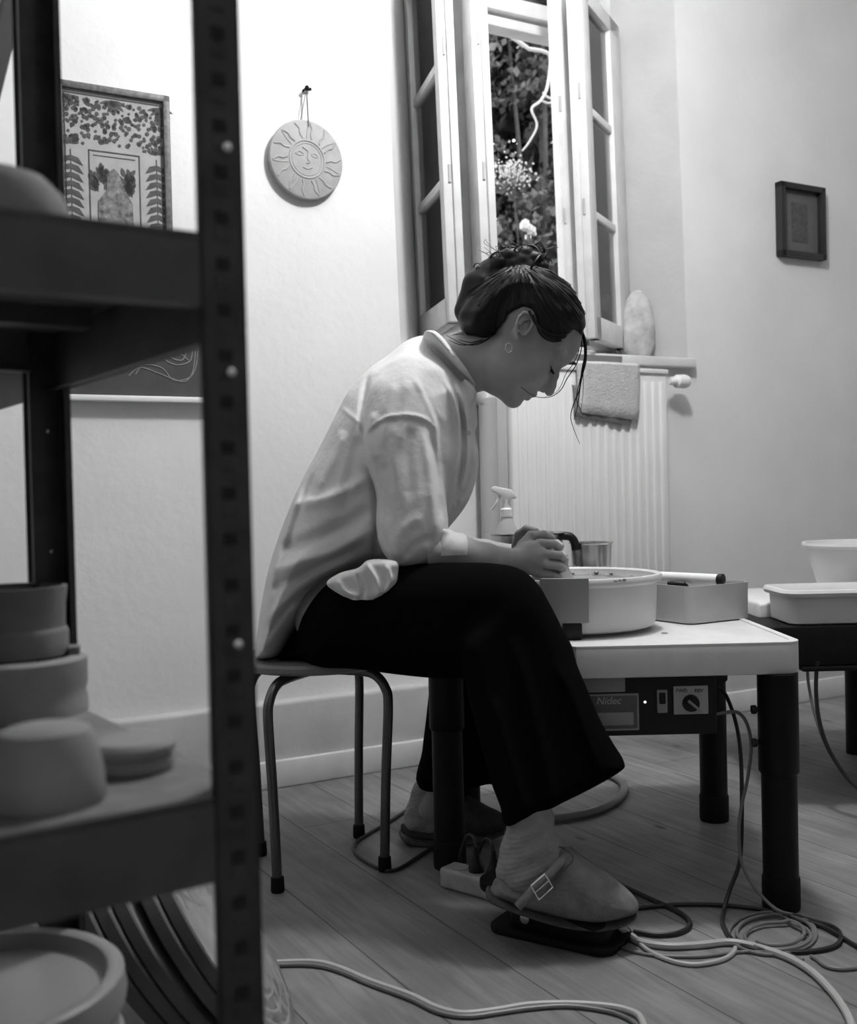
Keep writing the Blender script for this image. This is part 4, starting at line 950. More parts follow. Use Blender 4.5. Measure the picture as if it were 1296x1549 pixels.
# ================================================================== implicit-surface helper for the figure
class Field:
    def __init__(s, lo, hi, vox):
        s.lo = np.array(lo, float); s.vox = vox; s.n = np.maximum(((np.array(hi) - s.lo) / vox).astype(int) + 1, 4)
        s.D = np.full(tuple(s.n), .06, np.float32)
    def block(s, lo, hi, mg):
        a = np.clip(np.floor((np.array(lo) - mg - s.lo) / s.vox).astype(int), 0, s.n - 1); b = np.clip(np.ceil((np.array(hi) + mg - s.lo) / s.vox).astype(int) + 1, 1, s.n)
        ax = [s.lo[i] + s.vox * np.arange(a[i], b[i]) for i in range(3)]
        return tuple(slice(a[i], b[i]) for i in range(3)), ax
    def comb(s, sl, d, k, op):
        A = s.D[sl]; d = d.astype(np.float32)
        if op == 'add':
            if k > 0: h = np.maximum(k - np.abs(A - d), 0) / k; R = np.minimum(A, d) - h * h * k * .25
            else: R = np.minimum(A, d)
        else:
            d = -d
            if k > 0: h = np.maximum(k - np.abs(A - d), 0) / k; R = np.maximum(A, d) + h * h * k * .25
            else: R = np.maximum(A, d)
        s.D[sl] = R
    def ell(s, c, r, R=None, k=.01, op='add'):     # R: 3x3 rows = local axes in world
        c = np.array(c, float); r = np.array(r, float); m = r.max()
        sl, (x, y, z) = s.block(c - m, c + m, k + .006)
        X, Y, Z = np.meshgrid(x - c[0], y - c[1], z - c[2], indexing='ij')
        if R is not None: R = np.array(R); X, Y, Z = [R[i][0] * X + R[i][1] * Y + R[i][2] * Z for i in range(3)]
        q = np.sqrt((X / r[0]) ** 2 + (Y / r[1]) ** 2 + (Z / r[2]) ** 2); g = np.sqrt((X / r[0] ** 2) ** 2 + (Y / r[1] ** 2) ** 2 + (Z / r[2] ** 2) ** 2)
        s.comb(sl, q * (q - 1) / np.maximum(g, 1e-6), k, op); return s
    def cone(s, a, b, ra, rb, k=.01, op='add', ys=1.0):
        a = np.array(a, float); b = np.array(b, float); m = max(ra, rb) / min(ys, 1)
        sl, (x, y, z) = s.block(np.minimum(a, b) - m, np.maximum(a, b) + m, k + .006)
        X, Y, Z = np.meshgrid(x - a[0], y - a[1], z - a[2], indexing='ij'); d = b - a; L = max((d * d).sum(), 1e-12)
        t = np.clip((X * d[0] + Y * d[1] + Z * d[2]) / L, 0, 1)
        q = np.sqrt((X - t * d[0]) ** 2 + ((Y - t * d[1]) * ys) ** 2 + (Z - t * d[2]) ** 2) - (ra + (rb - ra) * t)
        s.comb(sl, q, k, op); return s
    def chain(s, pts, rs, k=.01, ys=1.0):
        for i in range(len(pts) - 1): s.cone(pts[i], pts[i + 1], rs[i], rs[i + 1], k, ys=ys)
        return s
    def cyl(s, a, b, r, rnd=.004, k=.004, op='add'):
        a = np.array(a, float); b = np.array(b, float)
        sl, (x, y, z) = s.block(np.minimum(a, b) - r, np.maximum(a, b) + r, k + .006)
        X, Y, Z = np.meshgrid(x - a[0], y - a[1], z - a[2], indexing='ij'); d = b - a; L = np.linalg.norm(d); d = d / L
        t = X * d[0] + Y * d[1] + Z * d[2]; q = np.sqrt(np.maximum(X * X + Y * Y + Z * Z - t * t, 0)) - r + rnd; h = np.abs(t - L / 2) - L / 2 + rnd
        s.comb(sl, np.sqrt(np.maximum(q, 0) ** 2 + np.maximum(h, 0) ** 2) + np.minimum(np.maximum(q, h), 0) - rnd, k, op); return s
    def poly(s, pts, yc, w, R=.05, k=.01, op='add', smooth=True, folds=(), near=True):
        """silhouette traced in the XZ plane, given real thickness: rounded over R at its edge and w (half) thick"""
        pg = np.array([(p[0], p[2]) for p in pts], float)
        if smooth: pg = np.array([(q.x, q.z) for q in smoothpath([Vector((a, 0, b)) for a, b in pg], 5, closed=True)])
        ycf = yc if callable(yc) else (lambda X, Z: np.full_like(X, yc)); wf = w if callable(w) else (lambda X, Z: np.full_like(X, w))
        lo2 = pg.min(0); hi2 = pg.max(0)
        g = np.meshgrid(np.linspace(lo2[0], hi2[0], 12), np.linspace(lo2[1], hi2[1], 12), indexing='ij'); yy = ycf(*g); ww = wf(*g).max()
        sl, (x, y, z) = s.block((lo2[0], yy.min() - ww, lo2[1]), (hi2[0], yy.max() + ww, hi2[1]), k + .008)
        X, Z = np.meshgrid(x, z, indexing='ij'); d = np.full(X.shape, 9.0); inside = np.zeros(X.shape, bool)
        for i in range(len(pg)):
            a, b = pg[i - 1], pg[i]; e = b - a; L = max((e * e).sum(), 1e-12)
            t = np.clip(((X - a[0]) * e[0] + (Z - a[1]) * e[1]) / L, 0, 1); d = np.minimum(d, np.hypot(X - a[0] - t * e[0], Z - a[1] - t * e[1]))
            c = ((a[1] > Z) != (b[1] > Z))
            if abs(e[1]) > 1e-12: inside ^= c & (X < e[0] * (Z - a[1]) / e[1] + a[0])
        sd = np.where(inside, d, -d)                       # positive inside
        W_ = wf(X, Z); Y0 = ycf(X, Z)
        q = 1 - np.minimum(sd / R, 1)
        A = np.zeros_like(X)
        for (pl, amp, wid) in folds:
            pl = np.array([(p[0], p[2]) for p in smoothpath(pl, 5)]); dm = np.full(X.shape, 9.0); tt = np.zeros(X.shape)
            for i in range(len(pl) - 1):
                a, b = pl[i], pl[i + 1]; e = b - a; L = max((e * e).sum(), 1e-12); t = np.clip(((X - a[0]) * e[0] + (Z - a[1]) * e[1]) / L, 0, 1)
                dd = np.hypot(X - a[0] - t * e[0], Z - a[1] - t * e[1]); mm = dd < dm; dm = np.where(mm, dd, dm); tt = np.where(mm, (i + t) / (len(pl) - 1), tt)
            A += amp * np.exp(-(dm / wid) ** 2) * np.clip(np.minimum(tt, 1 - tt) * 5 + .15, 0, 1)
        yv = (y[None, :, None] - Y0[:, None, :]) / W_[:, None, :]
        r = np.sqrt(yv * yv + (q * q)[:, None, :])
        d3 = (r - 1) * np.minimum(R, W_)[:, None, :] - A[:, None, :] * (.5 - .5 * np.tanh(yv * 2))
        s.comb(sl, d3, k, op); return s
    def clip(s, pts, k=.012):
        pg = np.array([(q.x, q.z) for q in smoothpath([Vector((p[0], 0, p[2])) for p in pts], 5, closed=True)])
        x = s.lo[0] + s.vox * np.arange(s.n[0]); z = s.lo[2] + s.vox * np.arange(s.n[2]); X, Z = np.meshgrid(x, z, indexing='ij'); d = np.full(X.shape, 9.0); ins = np.zeros(X.shape, bool)
        for i in range(len(pg)):
            a, b = pg[i - 1], pg[i]; e = b - a; L = max((e * e).sum(), 1e-12); t = np.clip(((X - a[0]) * e[0] + (Z - a[1]) * e[1]) / L, 0, 1)
            d = np.minimum(d, np.hypot(X - a[0] - t * e[0], Z - a[1] - t * e[1])); c = ((a[1] > Z) != (b[1] > Z))
            if abs(e[1]) > 1e-12: ins ^= c & (X < e[0] * (Z - a[1]) / e[1] + a[0])
        f = np.where(ins, -d, d)[:, None, :].astype(np.float32) * np.ones_like(s.D)
        h = np.maximum(k - np.abs(s.D - f), 0) / k; s.D = np.maximum(s.D, f) + h * h * k * .25
    def mesh(s):
        D = s.D; sg = D < 0; n = D.shape
        c = np.zeros((n[0] - 1, n[1] - 1, n[2] - 1), np.uint8)
        for i in (0, 1):
            for j in (0, 1):
                for k in (0, 1): c += sg[i:n[0] - 1 + i, j:n[1] - 1 + j, k:n[2] - 1 + k]
        act = (c > 0) & (c < 8); idx = np.argwhere(act); N = len(idx)
        cor = [(i, j, k) for i in (0, 1) for j in (0, 1) for k in (0, 1)]; V = [D[idx[:, 0] + a, idx[:, 1] + b, idx[:, 2] + e] for a, b, e in cor]
        pos = np.zeros((N, 3)); cnt = np.zeros(N)
        for p in range(8):
            for q in range(p + 1, 8):
                if sum(abs(cor[p][i] - cor[q][i]) for i in range(3)) != 1: continue
                m = (V[p] < 0) != (V[q] < 0); t = np.where(m, V[p] / np.where(m, V[p] - V[q], 1), 0)
                pt = np.array(cor[p])[None] + t[:, None] * (np.array(cor[q]) - np.array(cor[p]))[None]; pos[m] += pt[m]; cnt[m] += 1
        pos = s.lo + (idx + pos / cnt[:, None]) * s.vox
        vid = np.full(act.shape, -1, np.int64); vid[act] = np.arange(N); F = []
        for ax in range(3):
            o = [slice(None)] * 3; o2 = [slice(None)] * 3; o[ax] = slice(0, -1); o2[ax] = slice(1, None)
            ch = sg[tuple(o)] != sg[tuple(o2)]; e = np.argwhere(ch)
            b, d = [(1, 2), (2, 0), (0, 1)][ax]
            ok = (e[:, b] > 0) & (e[:, d] > 0) & (e[:, b] < n[b] - 1) & (e[:, d] < n[d] - 1); e = e[ok]
            def g(db, dd): q = e.copy(); q[:, b] -= db; q[:, d] -= dd; return vid[q[:, 0], q[:, 1], q[:, 2]]
            qd = np.stack([g(1, 1), g(0, 1), g(0, 0), g(1, 0)], 1); fl = sg[e[:, 0], e[:, 1], e[:, 2]]
            qd[~fl] = qd[~fl][:, ::-1]; F.append(qd)
        F = np.concatenate(F); F = F[(F >= 0).all(1)]
        return pos, F
def relax(v, F, it=1, lam=.5):
    n = len(v); E = np.concatenate([F[:, [0, 1]], F[:, [1, 2]], F[:, [2, 3]], F[:, [3, 0]]]); E = np.concatenate([E, E[:, ::-1]])
    deg = np.bincount(E[:, 0], minlength=n)[:, None]
    for _ in range(it):
        a = np.stack([np.bincount(E[:, 0], weights=v[E[:, 1], i], minlength=n) for i in range(3)], 1) / np.maximum(deg, 1); v = v + (a - v) * lam
    return v
def keep_main(v, F):  # drop stray specks
    return v, F
def PL(l, d): return [P(x, y, d) for x, y in l]

# ================================================================== THE PERSON
HD = 2.25                       # depth of the head's mid plane
OH = P(785, 504, HD); HF = Vector((.65, 0, -.76)).normalized(); HU = Vector((.76, 0, .65)).normalized()
YAW = -.10                       # face turned a touch away from the lens
def H(f, u, y=0.0): return OH + HF * f + HU * u + Vector((0, 1, 0)) * y + HF * (0) 
HR = [tuple(HF), (0, 1, 0), tuple(HU)]
S7 = .955
# ---- head + neck
fld = Field((OH.x - .26, HD - .11, OH.z - .20), (OH.x + .17, HD + .12, OH.z + .17), .0021)
def he(f, u, y, r, k=.012, op='add'): fld.ell(H(f, u, y), r, HR, k, op)
he(-.012, .045, 0, (.092, .073, .083), .01)
he(.040, -.020, 0, (.062, .060, .085), .02)
he(.050, -.080, 0, (.046, .045, .034), .02)
# midline profile traced from forehead to throat
prof = [(872, 470), (880, 490), (880, 508), (876, 527), (868, 542), (858, 551), (848, 556), (838, 562), (831, 573), (826, 584), (817, 591), (809, 593), (807, 597), (800, 601), (792, 603), (785, 609), (775, 612), (764, 608), (752, 600), (735, 590), (735, 560), (770, 520), (830, 480)]
fld.poly([P(x, y, HD) for x, y in prof], HD, lambda X, Z: .040 + 0 * X, .040, .018)
for s_ in (-1, 1):
    he(.078, -.032, s_ * .036, (.024, .022, .028), .02)          # cheekbone
    he(.040, -.070, s_ * .044, (.040, .016, .026), .02)          # jaw angle
    fld.cone(H(.099, .030, s_ * .008), H(.084, .034, s_ * .048), .010, .009, .012)   # brow ridge
    he(.112, .004, s_ * .030, (.017, .017, .013), .014, 'sub')  # eye socket
    he(.088, .002, s_ * .031, (.0135, .0145, .0125), .003)          # closed lid over the eyeball
# nose
fld.chain([H(.104, .012), H(.114, -.004), H(.1245, -.022), H(.1305, -.033)], [.0075, .0075, .0085, .0100], .008)
for s_ in (-1, 1):
    he(.1170, -.0385, s_ * .0115, (.0095, .0070, .0075), .005); he(.1195, -.0465, s_ * .0065, (.0045, .0032, .0042), .002, 'sub')
# lips and chin
fld.chain([H(.098, -.0655, -.023), H(.110, -.0610, -.011), H(.1135, -.0605, 0), H(.110, -.0610, .011), H(.098, -.0655, .023)], [.0035, .0055, .0062, .0055, .0035], .004)
fld.chain([H(.097, -.0705, -.021), H(.107, -.0735, -.010), H(.1095, -.0745, 0), H(.107, -.0735, .010), H(.097, -.0705, .021)], [.0035, .0060, .0068, .0060, .0035], .003)
fld.chain([H(.100, -.0672, -.023), H(.1165, -.0672, 0), H(.100, -.0672, .023)], [.0012, .0014, .0012], .002)
fld.cone(H(.104, -.0673, -.026), H(.1195, -.0673, 0), .0011, .0011, .0015, 'sub'); fld.cone(H(.104, -.0673, .026), H(.1195, -.0673, 0), .0011, .0011, .0015, 'sub')
he(.094, -.1005, 0, (.0165, .020, .0155), .014)
# neck
fld.chain([P(752, 548, HD), P(722, 545, HD + .01), P(690, 546, HD + .02), P(655, 550, HD + .04)], [.050, .047, .048, .040], .02)
fld.cone(P(760, 520, HD - .035), P(708, 572, HD - .012), .010, .010, .018)      # neck tendon
fld.chain([P(715, 580, HD), P(660, 560, HD + .02)], [.02, .04], .02)
# ears
for s_ in (-1, 1):
    ye = s_ * .0735
    def E(du, df, dy=0.0):   # along ear axis / across
        return H(-.024 / .062 * du + df * .93, .062 / .066 * du + df * .36, ye + s_ * dy)
    he(0, 0, ye - s_ * .004, (.014, .0045, .026), .004)
    hx = [(-.002, .014), (.012, .016), (.024, .011), (.030, .001), (.027, -.010), (.015, -.015), (0, -.013), (-.015, -.008), (-.025, -.001)]
    fld.chain([E(a, b, .006) for a, b in hx], [.0028, .0032, .0034, .0034, .0034, .0034, .0032, .0038, .0050], .002)
    ah = [(.020, .004), (.014, -.005), (.002, -.006), (-.010, -.002), (-.014, .006)]
    fld.chain([E(a, b, .004) for a, b in ah], [.0024] * 5, .002)
    fld.cone(E(-.004, .013, .004), E(-.011, .010, .005), .0035, .0030, .002)
    he_c = E(.000, .003, .0035); fld.ell(he_c, (.0075, .0055, .0095), HR, .002, 'sub')
hv, hf_ = fld.mesh(); hv = relax(hv, hf_, 1, .4)
# ---- arms and hands
AY = 2.14
fld = Field((P(650, 0, 2.1).x - .03, 2.08, .60), (P(875, 0, 2.3).x + .02, 2.50, .80), .0022)
wr = P(768, 846, 2.215)
fld.chain([P(650, 836, 2.135), P(700, 838, 2.15), P(735, 843, 2.185), wr], [.036, .033, .0275, .0225], .01, ys=1.0)
# right hand: back of the hand towards the lens, fingers curling away round the clay
kn = [P(818, 822, 2.245), P(824, 838, 2.238), P(823, 853, 2.238), P(815, 867, 2.245)]
fld.ell(P(798, 843, 2.240), (.040, .017, .030), None, .012)
for q in kn: fld.cone(wr + Vector((.01, .006, 0)), q + Vector((-.004, .003, 0)), .015, .0095, .010)
fing = [
    [P(818, 822, 2.245), P(838, 823, 2.258), P(846, 828, 2.278), P(842, 834, 2.292)],
    [P(824, 838, 2.238), P(846, 840, 2.250), P(852, 845, 2.272), P(845, 849, 2.288)],
    [P(823, 853, 2.238), P(845, 856, 2.250), P(851, 860, 2.270), P(843, 862, 2.286)],
    [P(815, 867, 2.245), P(835, 870, 2.256), P(843, 872, 2.272), P(837, 871, 2.284)]]
for i, fg_ in enumerate(fing):
    rr = [.0098, .0090, .0082, .0072] if i < 3 else [.0088, .0080, .0072, .0064]
    for j in range(3): fld.cone(fg_[j], fg_[j + 1], rr[j], rr[j + 1], .0012)
fld.chain([P(790, 826, 2.250), P(803, 811, 2.262), P(822, 809, 2.282), P(834, 813, 2.296)], [.013, .0105, .0092, .0078], .004)
# left forearm and hand behind, thumb resting on top
wl = P(772, 838, 2.43)
fld.chain([P(690, 830, 2.49), P(735, 836, 2.46), wl], [.033, .028, .022], .01)
fld.ell(P(800, 838, 2.405), (.038, .017, .030), None, .012)
for q, e, t in (((824, 824), (842, 822), (848, 826)), ((828, 838), (848, 838), (854, 842)), ((826, 852), (846, 853), (852, 857)), ((818, 866), (838, 868), (844, 870))):
    a_, b_, c_ = P(*q, 2.405), P(*e, 2.392), P(*t, 2.366); fld.cone(wl + Vector((.01, 0, 0)), a_, .015, .0095, .01); fld.cone(a_, b_, .0095, .0088, .0015); fld.cone(b_, c_, .0088, .0075, .0015)
fld.chain([P(782, 826, 2.40), P(786, 808, 2.375), P(796, 801, 2.345), P(810, 804, 2.325)], [.013, .0105, .0098, .0085], .004)
av, af = fld.mesh(); av = relax(av, af, 1, .4)
# ---- the rest of the body under the clothes, coarser
fld = Field((-.42, 1.80, .03), (.34, 2.80, 1.16), .008)
hip_r, hip_l = Vector((-.215, 2.28, .545)), Vector((-.215, 2.45, .545))
kr = P(795, 902, 2.045); ar = P(800, 1262, 1.925)
kl = Vector((.085, 2.60, .49)); al = P(648, 1222, 2.49)
fld.ell((-.205, 2.365, .56), (.09, .14, .08), None, .03)
fld.chain([(-.21, 2.365, .57), P(540, 800, 2.36), P(600, 650, 2.34), P(668, 560, 2.29)], [.085, .075, .07, .042], .03, ys=.8)
fld.chain([hip_r, P(770, 915, 2.06), P(792, 1100, 1.98), ar, P(905, 1366, 1.905)], [.070, .040, .036, .030, .020], .01); fld.chain([hip_l, kl, al, al + Vector((.07, .0, -.045))], [.068, .044, .026, .016], .01)
fld.chain([P(622, 620, 2.22), P(625, 815, 2.165), P(690, 838, 2.155)], [.032, .032, .029], .02)
fld.chain([P(622, 620, 2.46), P(625, 820, 2.51), P(700, 831, 2.485)], [.045, .038, .030], .02)
bv, bf = fld.mesh()
n1, n2 = len(hv), len(hv) + len(av)
V_ = np.concatenate([hv, av, bv]); F_ = np.concatenate([hf_, af + n1, bf + n2])
person = put('person', V_, F_, M['skin'], None, smooth=None or 1)
tag(person, 'person in a white shirt and black trousers bent over the pottery wheel, shaping clay', 'person')
# ---- brow, lashes
for s_ in (-1, 1): m = MB(); m.tube(smoothpath([H(.0985, .040, s_ * .012), H(.0975, .044, s_ * .028), H(.084, .042, s_ * .049)], 5), [.0022] * 8 + [.0014] * 3, 6); m.build('eyebrow', M['hair'], person)
for s_ in (-1, 1):
    m = MB()
    for k in range(16):
        a = -1.0 + 2.0 * k / 15; b = H(.1005 - .006 * a * a, -.004, s_ * (.031 + .0125 * a)); m.tube([b, b + HF * .006 - HU * .003 + Vector((0, s_ * .002 * a, 0)), b + HF * .011 - HU * .003 + Vector((0, s_ * .004 * a, 0))], [.0009, .0007, .0003], 5)
    m.build('eyelashes', M['hair'], person)
m = MB(); e_ = P(769, 522, HD - .078); m.tube([e_ + Vector((.007 * math.cos(t), .0, .009 * math.sin(t) - .006)) for t in [2 * PI * k / 20 for k in range(20)]], .0013, 8, closed=True); m.build('earring', M['chrome'], person)

# ---- hair
fld = Field((OH.x - .17, HD - .11, OH.z - .06), (OH.x + .16, HD + .12, OH.z + .20), .0021)
hp_ = [(692, 473), (694, 492), (702, 505), (717, 512), (738, 514), (752, 503), (762, 488), (778, 476), (797, 475), (806, 490), (806, 507), (815, 518), (832, 523), (851, 518), (866, 508), (878, 513), (884, 503), (885, 480), (876, 455), (856, 430), (826, 412), (790, 402), (760, 405), (735, 420), (710, 445)]
fld.poly([P(x, y, HD) for x, y in hp_], HD, lambda X, Z: .080 + 0 * X, .070, .004)
fld.ell(H(-.014, .046, 0), (.104, .0815, .094), HR, .01)
fld.clip([P(x, y, HD) for x, y in hp_], .010)
sl, (x, y, z) = fld.block(fld.lo, fld.lo + fld.n * fld.vox, 0)
X, Y, Z = np.meshgrid(x, y, z, indexing='ij')
bc_ = P(786, 402, HD)
# combed grooves running towards the bun
th = np.arctan2(Z - bc_.z, X - bc_.x); dy = (Y - HD); rad_ = np.sqrt((X - bc_.x) ** 2 + (Z - bc_.z) ** 2 + dy ** 2)
ph = np.arctan2(np.abs(dy), np.sqrt((X - bc_.x) ** 2 + (Z - bc_.z) ** 2)) 
gr = np.sin(th * 46 + 5 * np.sin(th * 7 + ph * 3) + ph * 9 + rad_ * 20) * .6 + np.sin(th * 19 + ph * 14 + 2 + rad_ * 14) * .9
fld.D += (gr * .0013).astype(np.float32)
# nape bulge softness + bun
fld.ell(P(785, 400, HD), (.045, .042, .034), None, .008)
for (px, py, r) in ((760, 398, .022), (772, 388, .024), (792, 384, .022), (808, 392, .022), (818, 404, .018), (778, 402, .028), (798, 404, .026)):
    for s_ in (-1, 1): fld.ell(P(px, py, HD + s_ * .018), (r, r * .9, r * .75), None, .003)
fld.chain([P(722, 440, HD - .02), P(730, 425, HD - .02), P(738, 410, HD - .01), P(734, 403, HD)], [.016, .013, .012, .010], .004)
fld.chain([P(706, 470, HD), P(720, 430, HD), P(750, 406, HD)], [.026, .026, .026], .01)
hv2, hf2 = fld.mesh(); hv2 = relax(hv2, hf2, 1, .3)
hair = put('hair', hv2, hf2, M['hair'], person, smooth=1)
# strands: curls on the bun, combed lines, wisps
rg = np.random.default_rng(11); m = MB()
for k in range(64):       # bun coils
    c = P(rg.uniform(760, 814), rg.uniform(382, 408), HD + rg.uniform(-.03, .03)); r = rg.uniform(.014, .030); ax = Vector(rg.normal(size=3)).normalized(); u1 = ax.orthogonal().normalized(); u2 = ax.cross(u1); a0 = rg.uniform(0, 6.3); ln = rg.uniform(2.5, 5)
    m.tube([c + (u1 * math.cos(a0 + ln * t / 14) + u2 * math.sin(a0 + ln * t / 14) * .8) * r * (1 + .25 * t / 14) for t in range(15)], [.0022 * math.sin(.3 + 2.6 * t / 14) + .0003 for t in range(15)], 5)
for k in range(90):       # flyaways round the bun and crown
    c = P(rg.uniform(745, 825), rg.uniform(376, 412), HD + rg.uniform(-.03, .03)); d = Vector((rg.normal() * .02, rg.normal() * .02, abs(rg.normal()) * .016 + .004))
    m.tube(smoothpath([c, c + d * .6 + Vector((rg.normal() * .006, 0, .003)), c + d], 4), [.0005] * 9, 4)
for k in range(16):       # little curls over the nape knot
    c = P(rg.uniform(716, 745), rg.uniform(402, 440), HD + rg.uniform(-.03, .01)); a0 = rg.uniform(0, 6.3)
    m.tube([c + Vector((math.cos(a0 + t * .5), 0, math.sin(a0 + t * .5))) * (.004 + .0006 * t) for t in range(10)], [.0012] * 10, 4)
m.build('bun_curls', M['hair'], hair)
m = MB()
def strand(pts, r0, r1, n=6, d0=HD):
    q = smoothpath([P(a[0], a[1], a[2] if len(a) > 2 else d0) for a in pts], n); L = len(q); m.tube(q, [r0 + (r1 - r0) * i / (L - 1) for i in range(L)], 5)
strand([(876, 490), (885, 515), (886, 545), (879, 575), (874, 610), (868, 635)], .0024, .0006)
strand([(874, 492), (883, 520), (883, 550), (876, 580), (872, 605), (882, 628)], .0018, .0005)
strand([(878, 500), (885, 530), (880, 560), (876, 590), (868, 610), (863, 630), (868, 650), (877, 672)], .0020, .0005)
strand([(880, 500), (887, 525), (882, 560), (882, 590), (878, 625)], .0012, .0004)
strand([(870, 495, HD - .03), (880, 520), (872, 550), (858, 572), (848, 590), (833, 600), (815, 601), (800, 595, HD - .03), (782, 580, HD - .05)], .0013, .0006)
strand([(868, 498, HD - .03), (876, 525), (868, 548), (856, 565), (849, 582), (840, 594), (824, 600)], .0011, .0004)
strand([(744, 508, HD - .05), (728, 517, HD - .05), (700, 522, HD - .045), (680, 515, HD - .04)], .0016, .0005)
strand([(740, 512, HD - .05), (722, 521, HD - .05), (700, 520, HD - .045), (675, 507, HD - .03)], .0014, .0005)
strand([(730, 514, HD - .03), (712, 518, HD - .045), (694, 514, HD - .045)], .0016, .0005)
strand([(800, 470, HD - .083), (812, 492, HD - .083), (830, 505, HD - .075), (852, 506, HD - .055), (866, 500, HD - .03)], .0030, .0012)
strand([(806, 476, HD - .083), (816, 500, HD - .083), (832, 516, HD - .075), (850, 516, HD - .055)], .0026, .0010)
m.build('loose_strands', M['hair'], hair)
m = MB()
for k in range(150):      # fine combed locks lying on the cap
    a = rg.uniform(-2.7, .25); 
    dirx, dirz = math.cos(a), math.sin(a); off = rg.uniform(-.9, -.2)
    pts = []
    for t in range(9):
        q = .03 + (.125 if a > -2 else .10) * t / 8; px_ = bc_.x + dirx * q; pz_ = bc_.z + dirz * q - .02 * (t / 8) ** 2 * (1 if dirx > 0 else 0)
        # drop onto the near side of the cap
        ix = int((px_ - fld.lo[0]) / fld.vox); iz = int((pz_ - fld.lo[2]) / fld.vox)
        if not (0 <= ix < fld.n[0] and 0 <= iz < fld.n[2]): break
        col = fld.D[ix, :, iz]; w_ = np.where(col < 0)[0]
        if len(w_) == 0: break
        pts.append(Vector((px_, fld.lo[1] + fld.vox * w_[0] - .0004, pz_)))
    if len(pts) > 3: m.tube(smoothpath(pts, 3), .0008, 4)
m.build('combed_locks', M['hair'], hair)
m = MB(); m.tube([P(748, 386, HD - .02), P(752, 398, HD - .03), P(756, 404, HD - .03)], [.0016, .0022, .0022], 8); m.build('hair_pin', M['plastic'], hair)

# ---- shirt
def lin(x0, y0, x1, y1): return lambda X, Z: y0 + (np.clip(X, min(x0, x1), max(x0, x1)) - x0) * (y1 - y0) / (x1 - x0)
fld = Field((-.46, 2.03, .42), (.16, 2.68, 1.16), .0031)
D1 = 2.33
tor = [(645, 512), (600, 531), (560, 556), (528, 590), (508, 626), (487, 668), (458, 722), (432, 780), (408, 850), (396, 905), (389, 955), (386, 992), (404, 997), (425, 990), (440, 962), (464, 922), (488, 888), (520, 872), (560, 856), (610, 850), (650, 835), (668, 806), (690, 782), (708, 756), (718, 722), (722, 690), (716, 650), (717, 618), (716, 592), (700, 566), (672, 535)]
F1 = lambda l, amp, wid, d=D1 - .15: (PL(l, d), amp * 1.15, wid)
tf = [F1([(512, 612), (535, 632), (557, 650)], .0016, .004),
      F1([(440, 765), (480, 757), (520, 745), (560, 720)], .006, .012), F1([(415, 832), (460, 822), (510, 800), (560, 770)], -.009, .014), F1([(408, 868), (455, 850), (510, 835), (565, 800)], .007, .013),
      F1([(398, 900), (450, 872), (510, 842), (560, 815)], -.006, .010), F1([(395, 945), (440, 905), (480, 872), (560, 842)], .006, .012),
      F1([(402, 965), (430, 925), (460, 895)], -.005, .008), F1([(400, 985), (420, 945), (450, 915)], .005, .009),
      F1([(450, 735), (430, 800), (412, 860), (402, 930)], .005, .008), F1([(470, 715), (446, 780), (428, 840)], -.004, .009),
      F1([(520, 650), (500, 700), (480, 740)], .004, .012), F1([(545, 660), (530, 720), (520, 780)], -.004, .012),
      F1([(553, 560), (548, 620), (552, 670), (566, 730), (570, 800), (568, 840)], -.009, .007)]
def torw(X, Z):
    return np.interp(Z, [.45, .60, .75, .95, 1.05, 1.12], [.200, .190, .180, .185, .165, .09])
fld.poly([P(x, y, D1) for x, y in tor], lin(-.3, 2.36, .05, 2.33), torw, .11, .02, folds=tf)
# front of the shirt hanging open between the arms
fr_ = [(660, 560), (690, 575), (716, 600), (722, 640), (716, 655), (723, 690), (719, 725), (706, 758), (688, 785), (666, 808), (655, 780), (650, 700), (650, 620)]
ff = [F1([(672, 575), (690, 620), (694, 680), (684, 740)], .008, .006, D1 - .12), F1([(690, 580), (704, 630), (706, 690), (694, 745)], .007, .006, D1 - .12), F1([(682, 575), (697, 625), (700, 690), (690, 745)], -.007, .005, D1 - .12), F1([(715, 660), (718, 700), (706, 745), (690, 770)], .006, .006, D1 - .12)]
fld.poly([P(x, y, D1 - .06) for x, y in fr_], D1 - .04, .105, .05, .012, folds=ff)
# right sleeve
SY = 2.165
slv = [(585, 556), (612, 543), (640, 548), (660, 575), (668, 615), (664, 660), (668, 705), (675, 760), (678, 800), (672, 832), (660, 850), (636, 856), (608, 858), (588, 846), (574, 822), (569, 790), (570, 752), (560, 715), (551, 690), (550, 650), (555, 605), (566, 575)]
F2 = lambda l, amp, wid: (PL(l, SY - .06), amp * (1.0 if len(l) < 5 else .75), wid * (1.15 if len(l) < 5 else .85))
sf = [F2([(553, 652), (572, 636), (595, 628), (622, 627), (645, 634), (662, 650)], .0045, .0040), F2([(553, 660), (572, 644), (595, 636), (622, 635), (645, 642)], -.004, .005),
      F2([(626, 568), (645, 600), (660, 640), (664, 700)], .006, .006), F2([(634, 575), (655, 618), (668, 655), (668, 705)], -.006, .005), F2([(616, 572), (612, 620), (604, 680)], .004, .009), F2([(596, 575), (588, 620), (574, 680)], .004, .009),
      F2([(600, 640), (594, 700), (598, 760)], .0035, .010), F2([(620, 645), (618, 700), (622, 760)], -.0035, .009), F2([(640, 650), (650, 710), (656, 770), (660, 815)], .006, .008), F2([(650, 655), (662, 720), (668, 790)], -.006, .006),
      F2([(578, 700), (588, 740), (586, 790)], -.004, .010), F2([(590, 840), (610, 800), (640, 780)], .0035, .010), F2([(600, 852), (625, 826), (655, 812)], -.004, .008), F2([(565, 620), (557, 660), (562, 700)], .005, .008)]
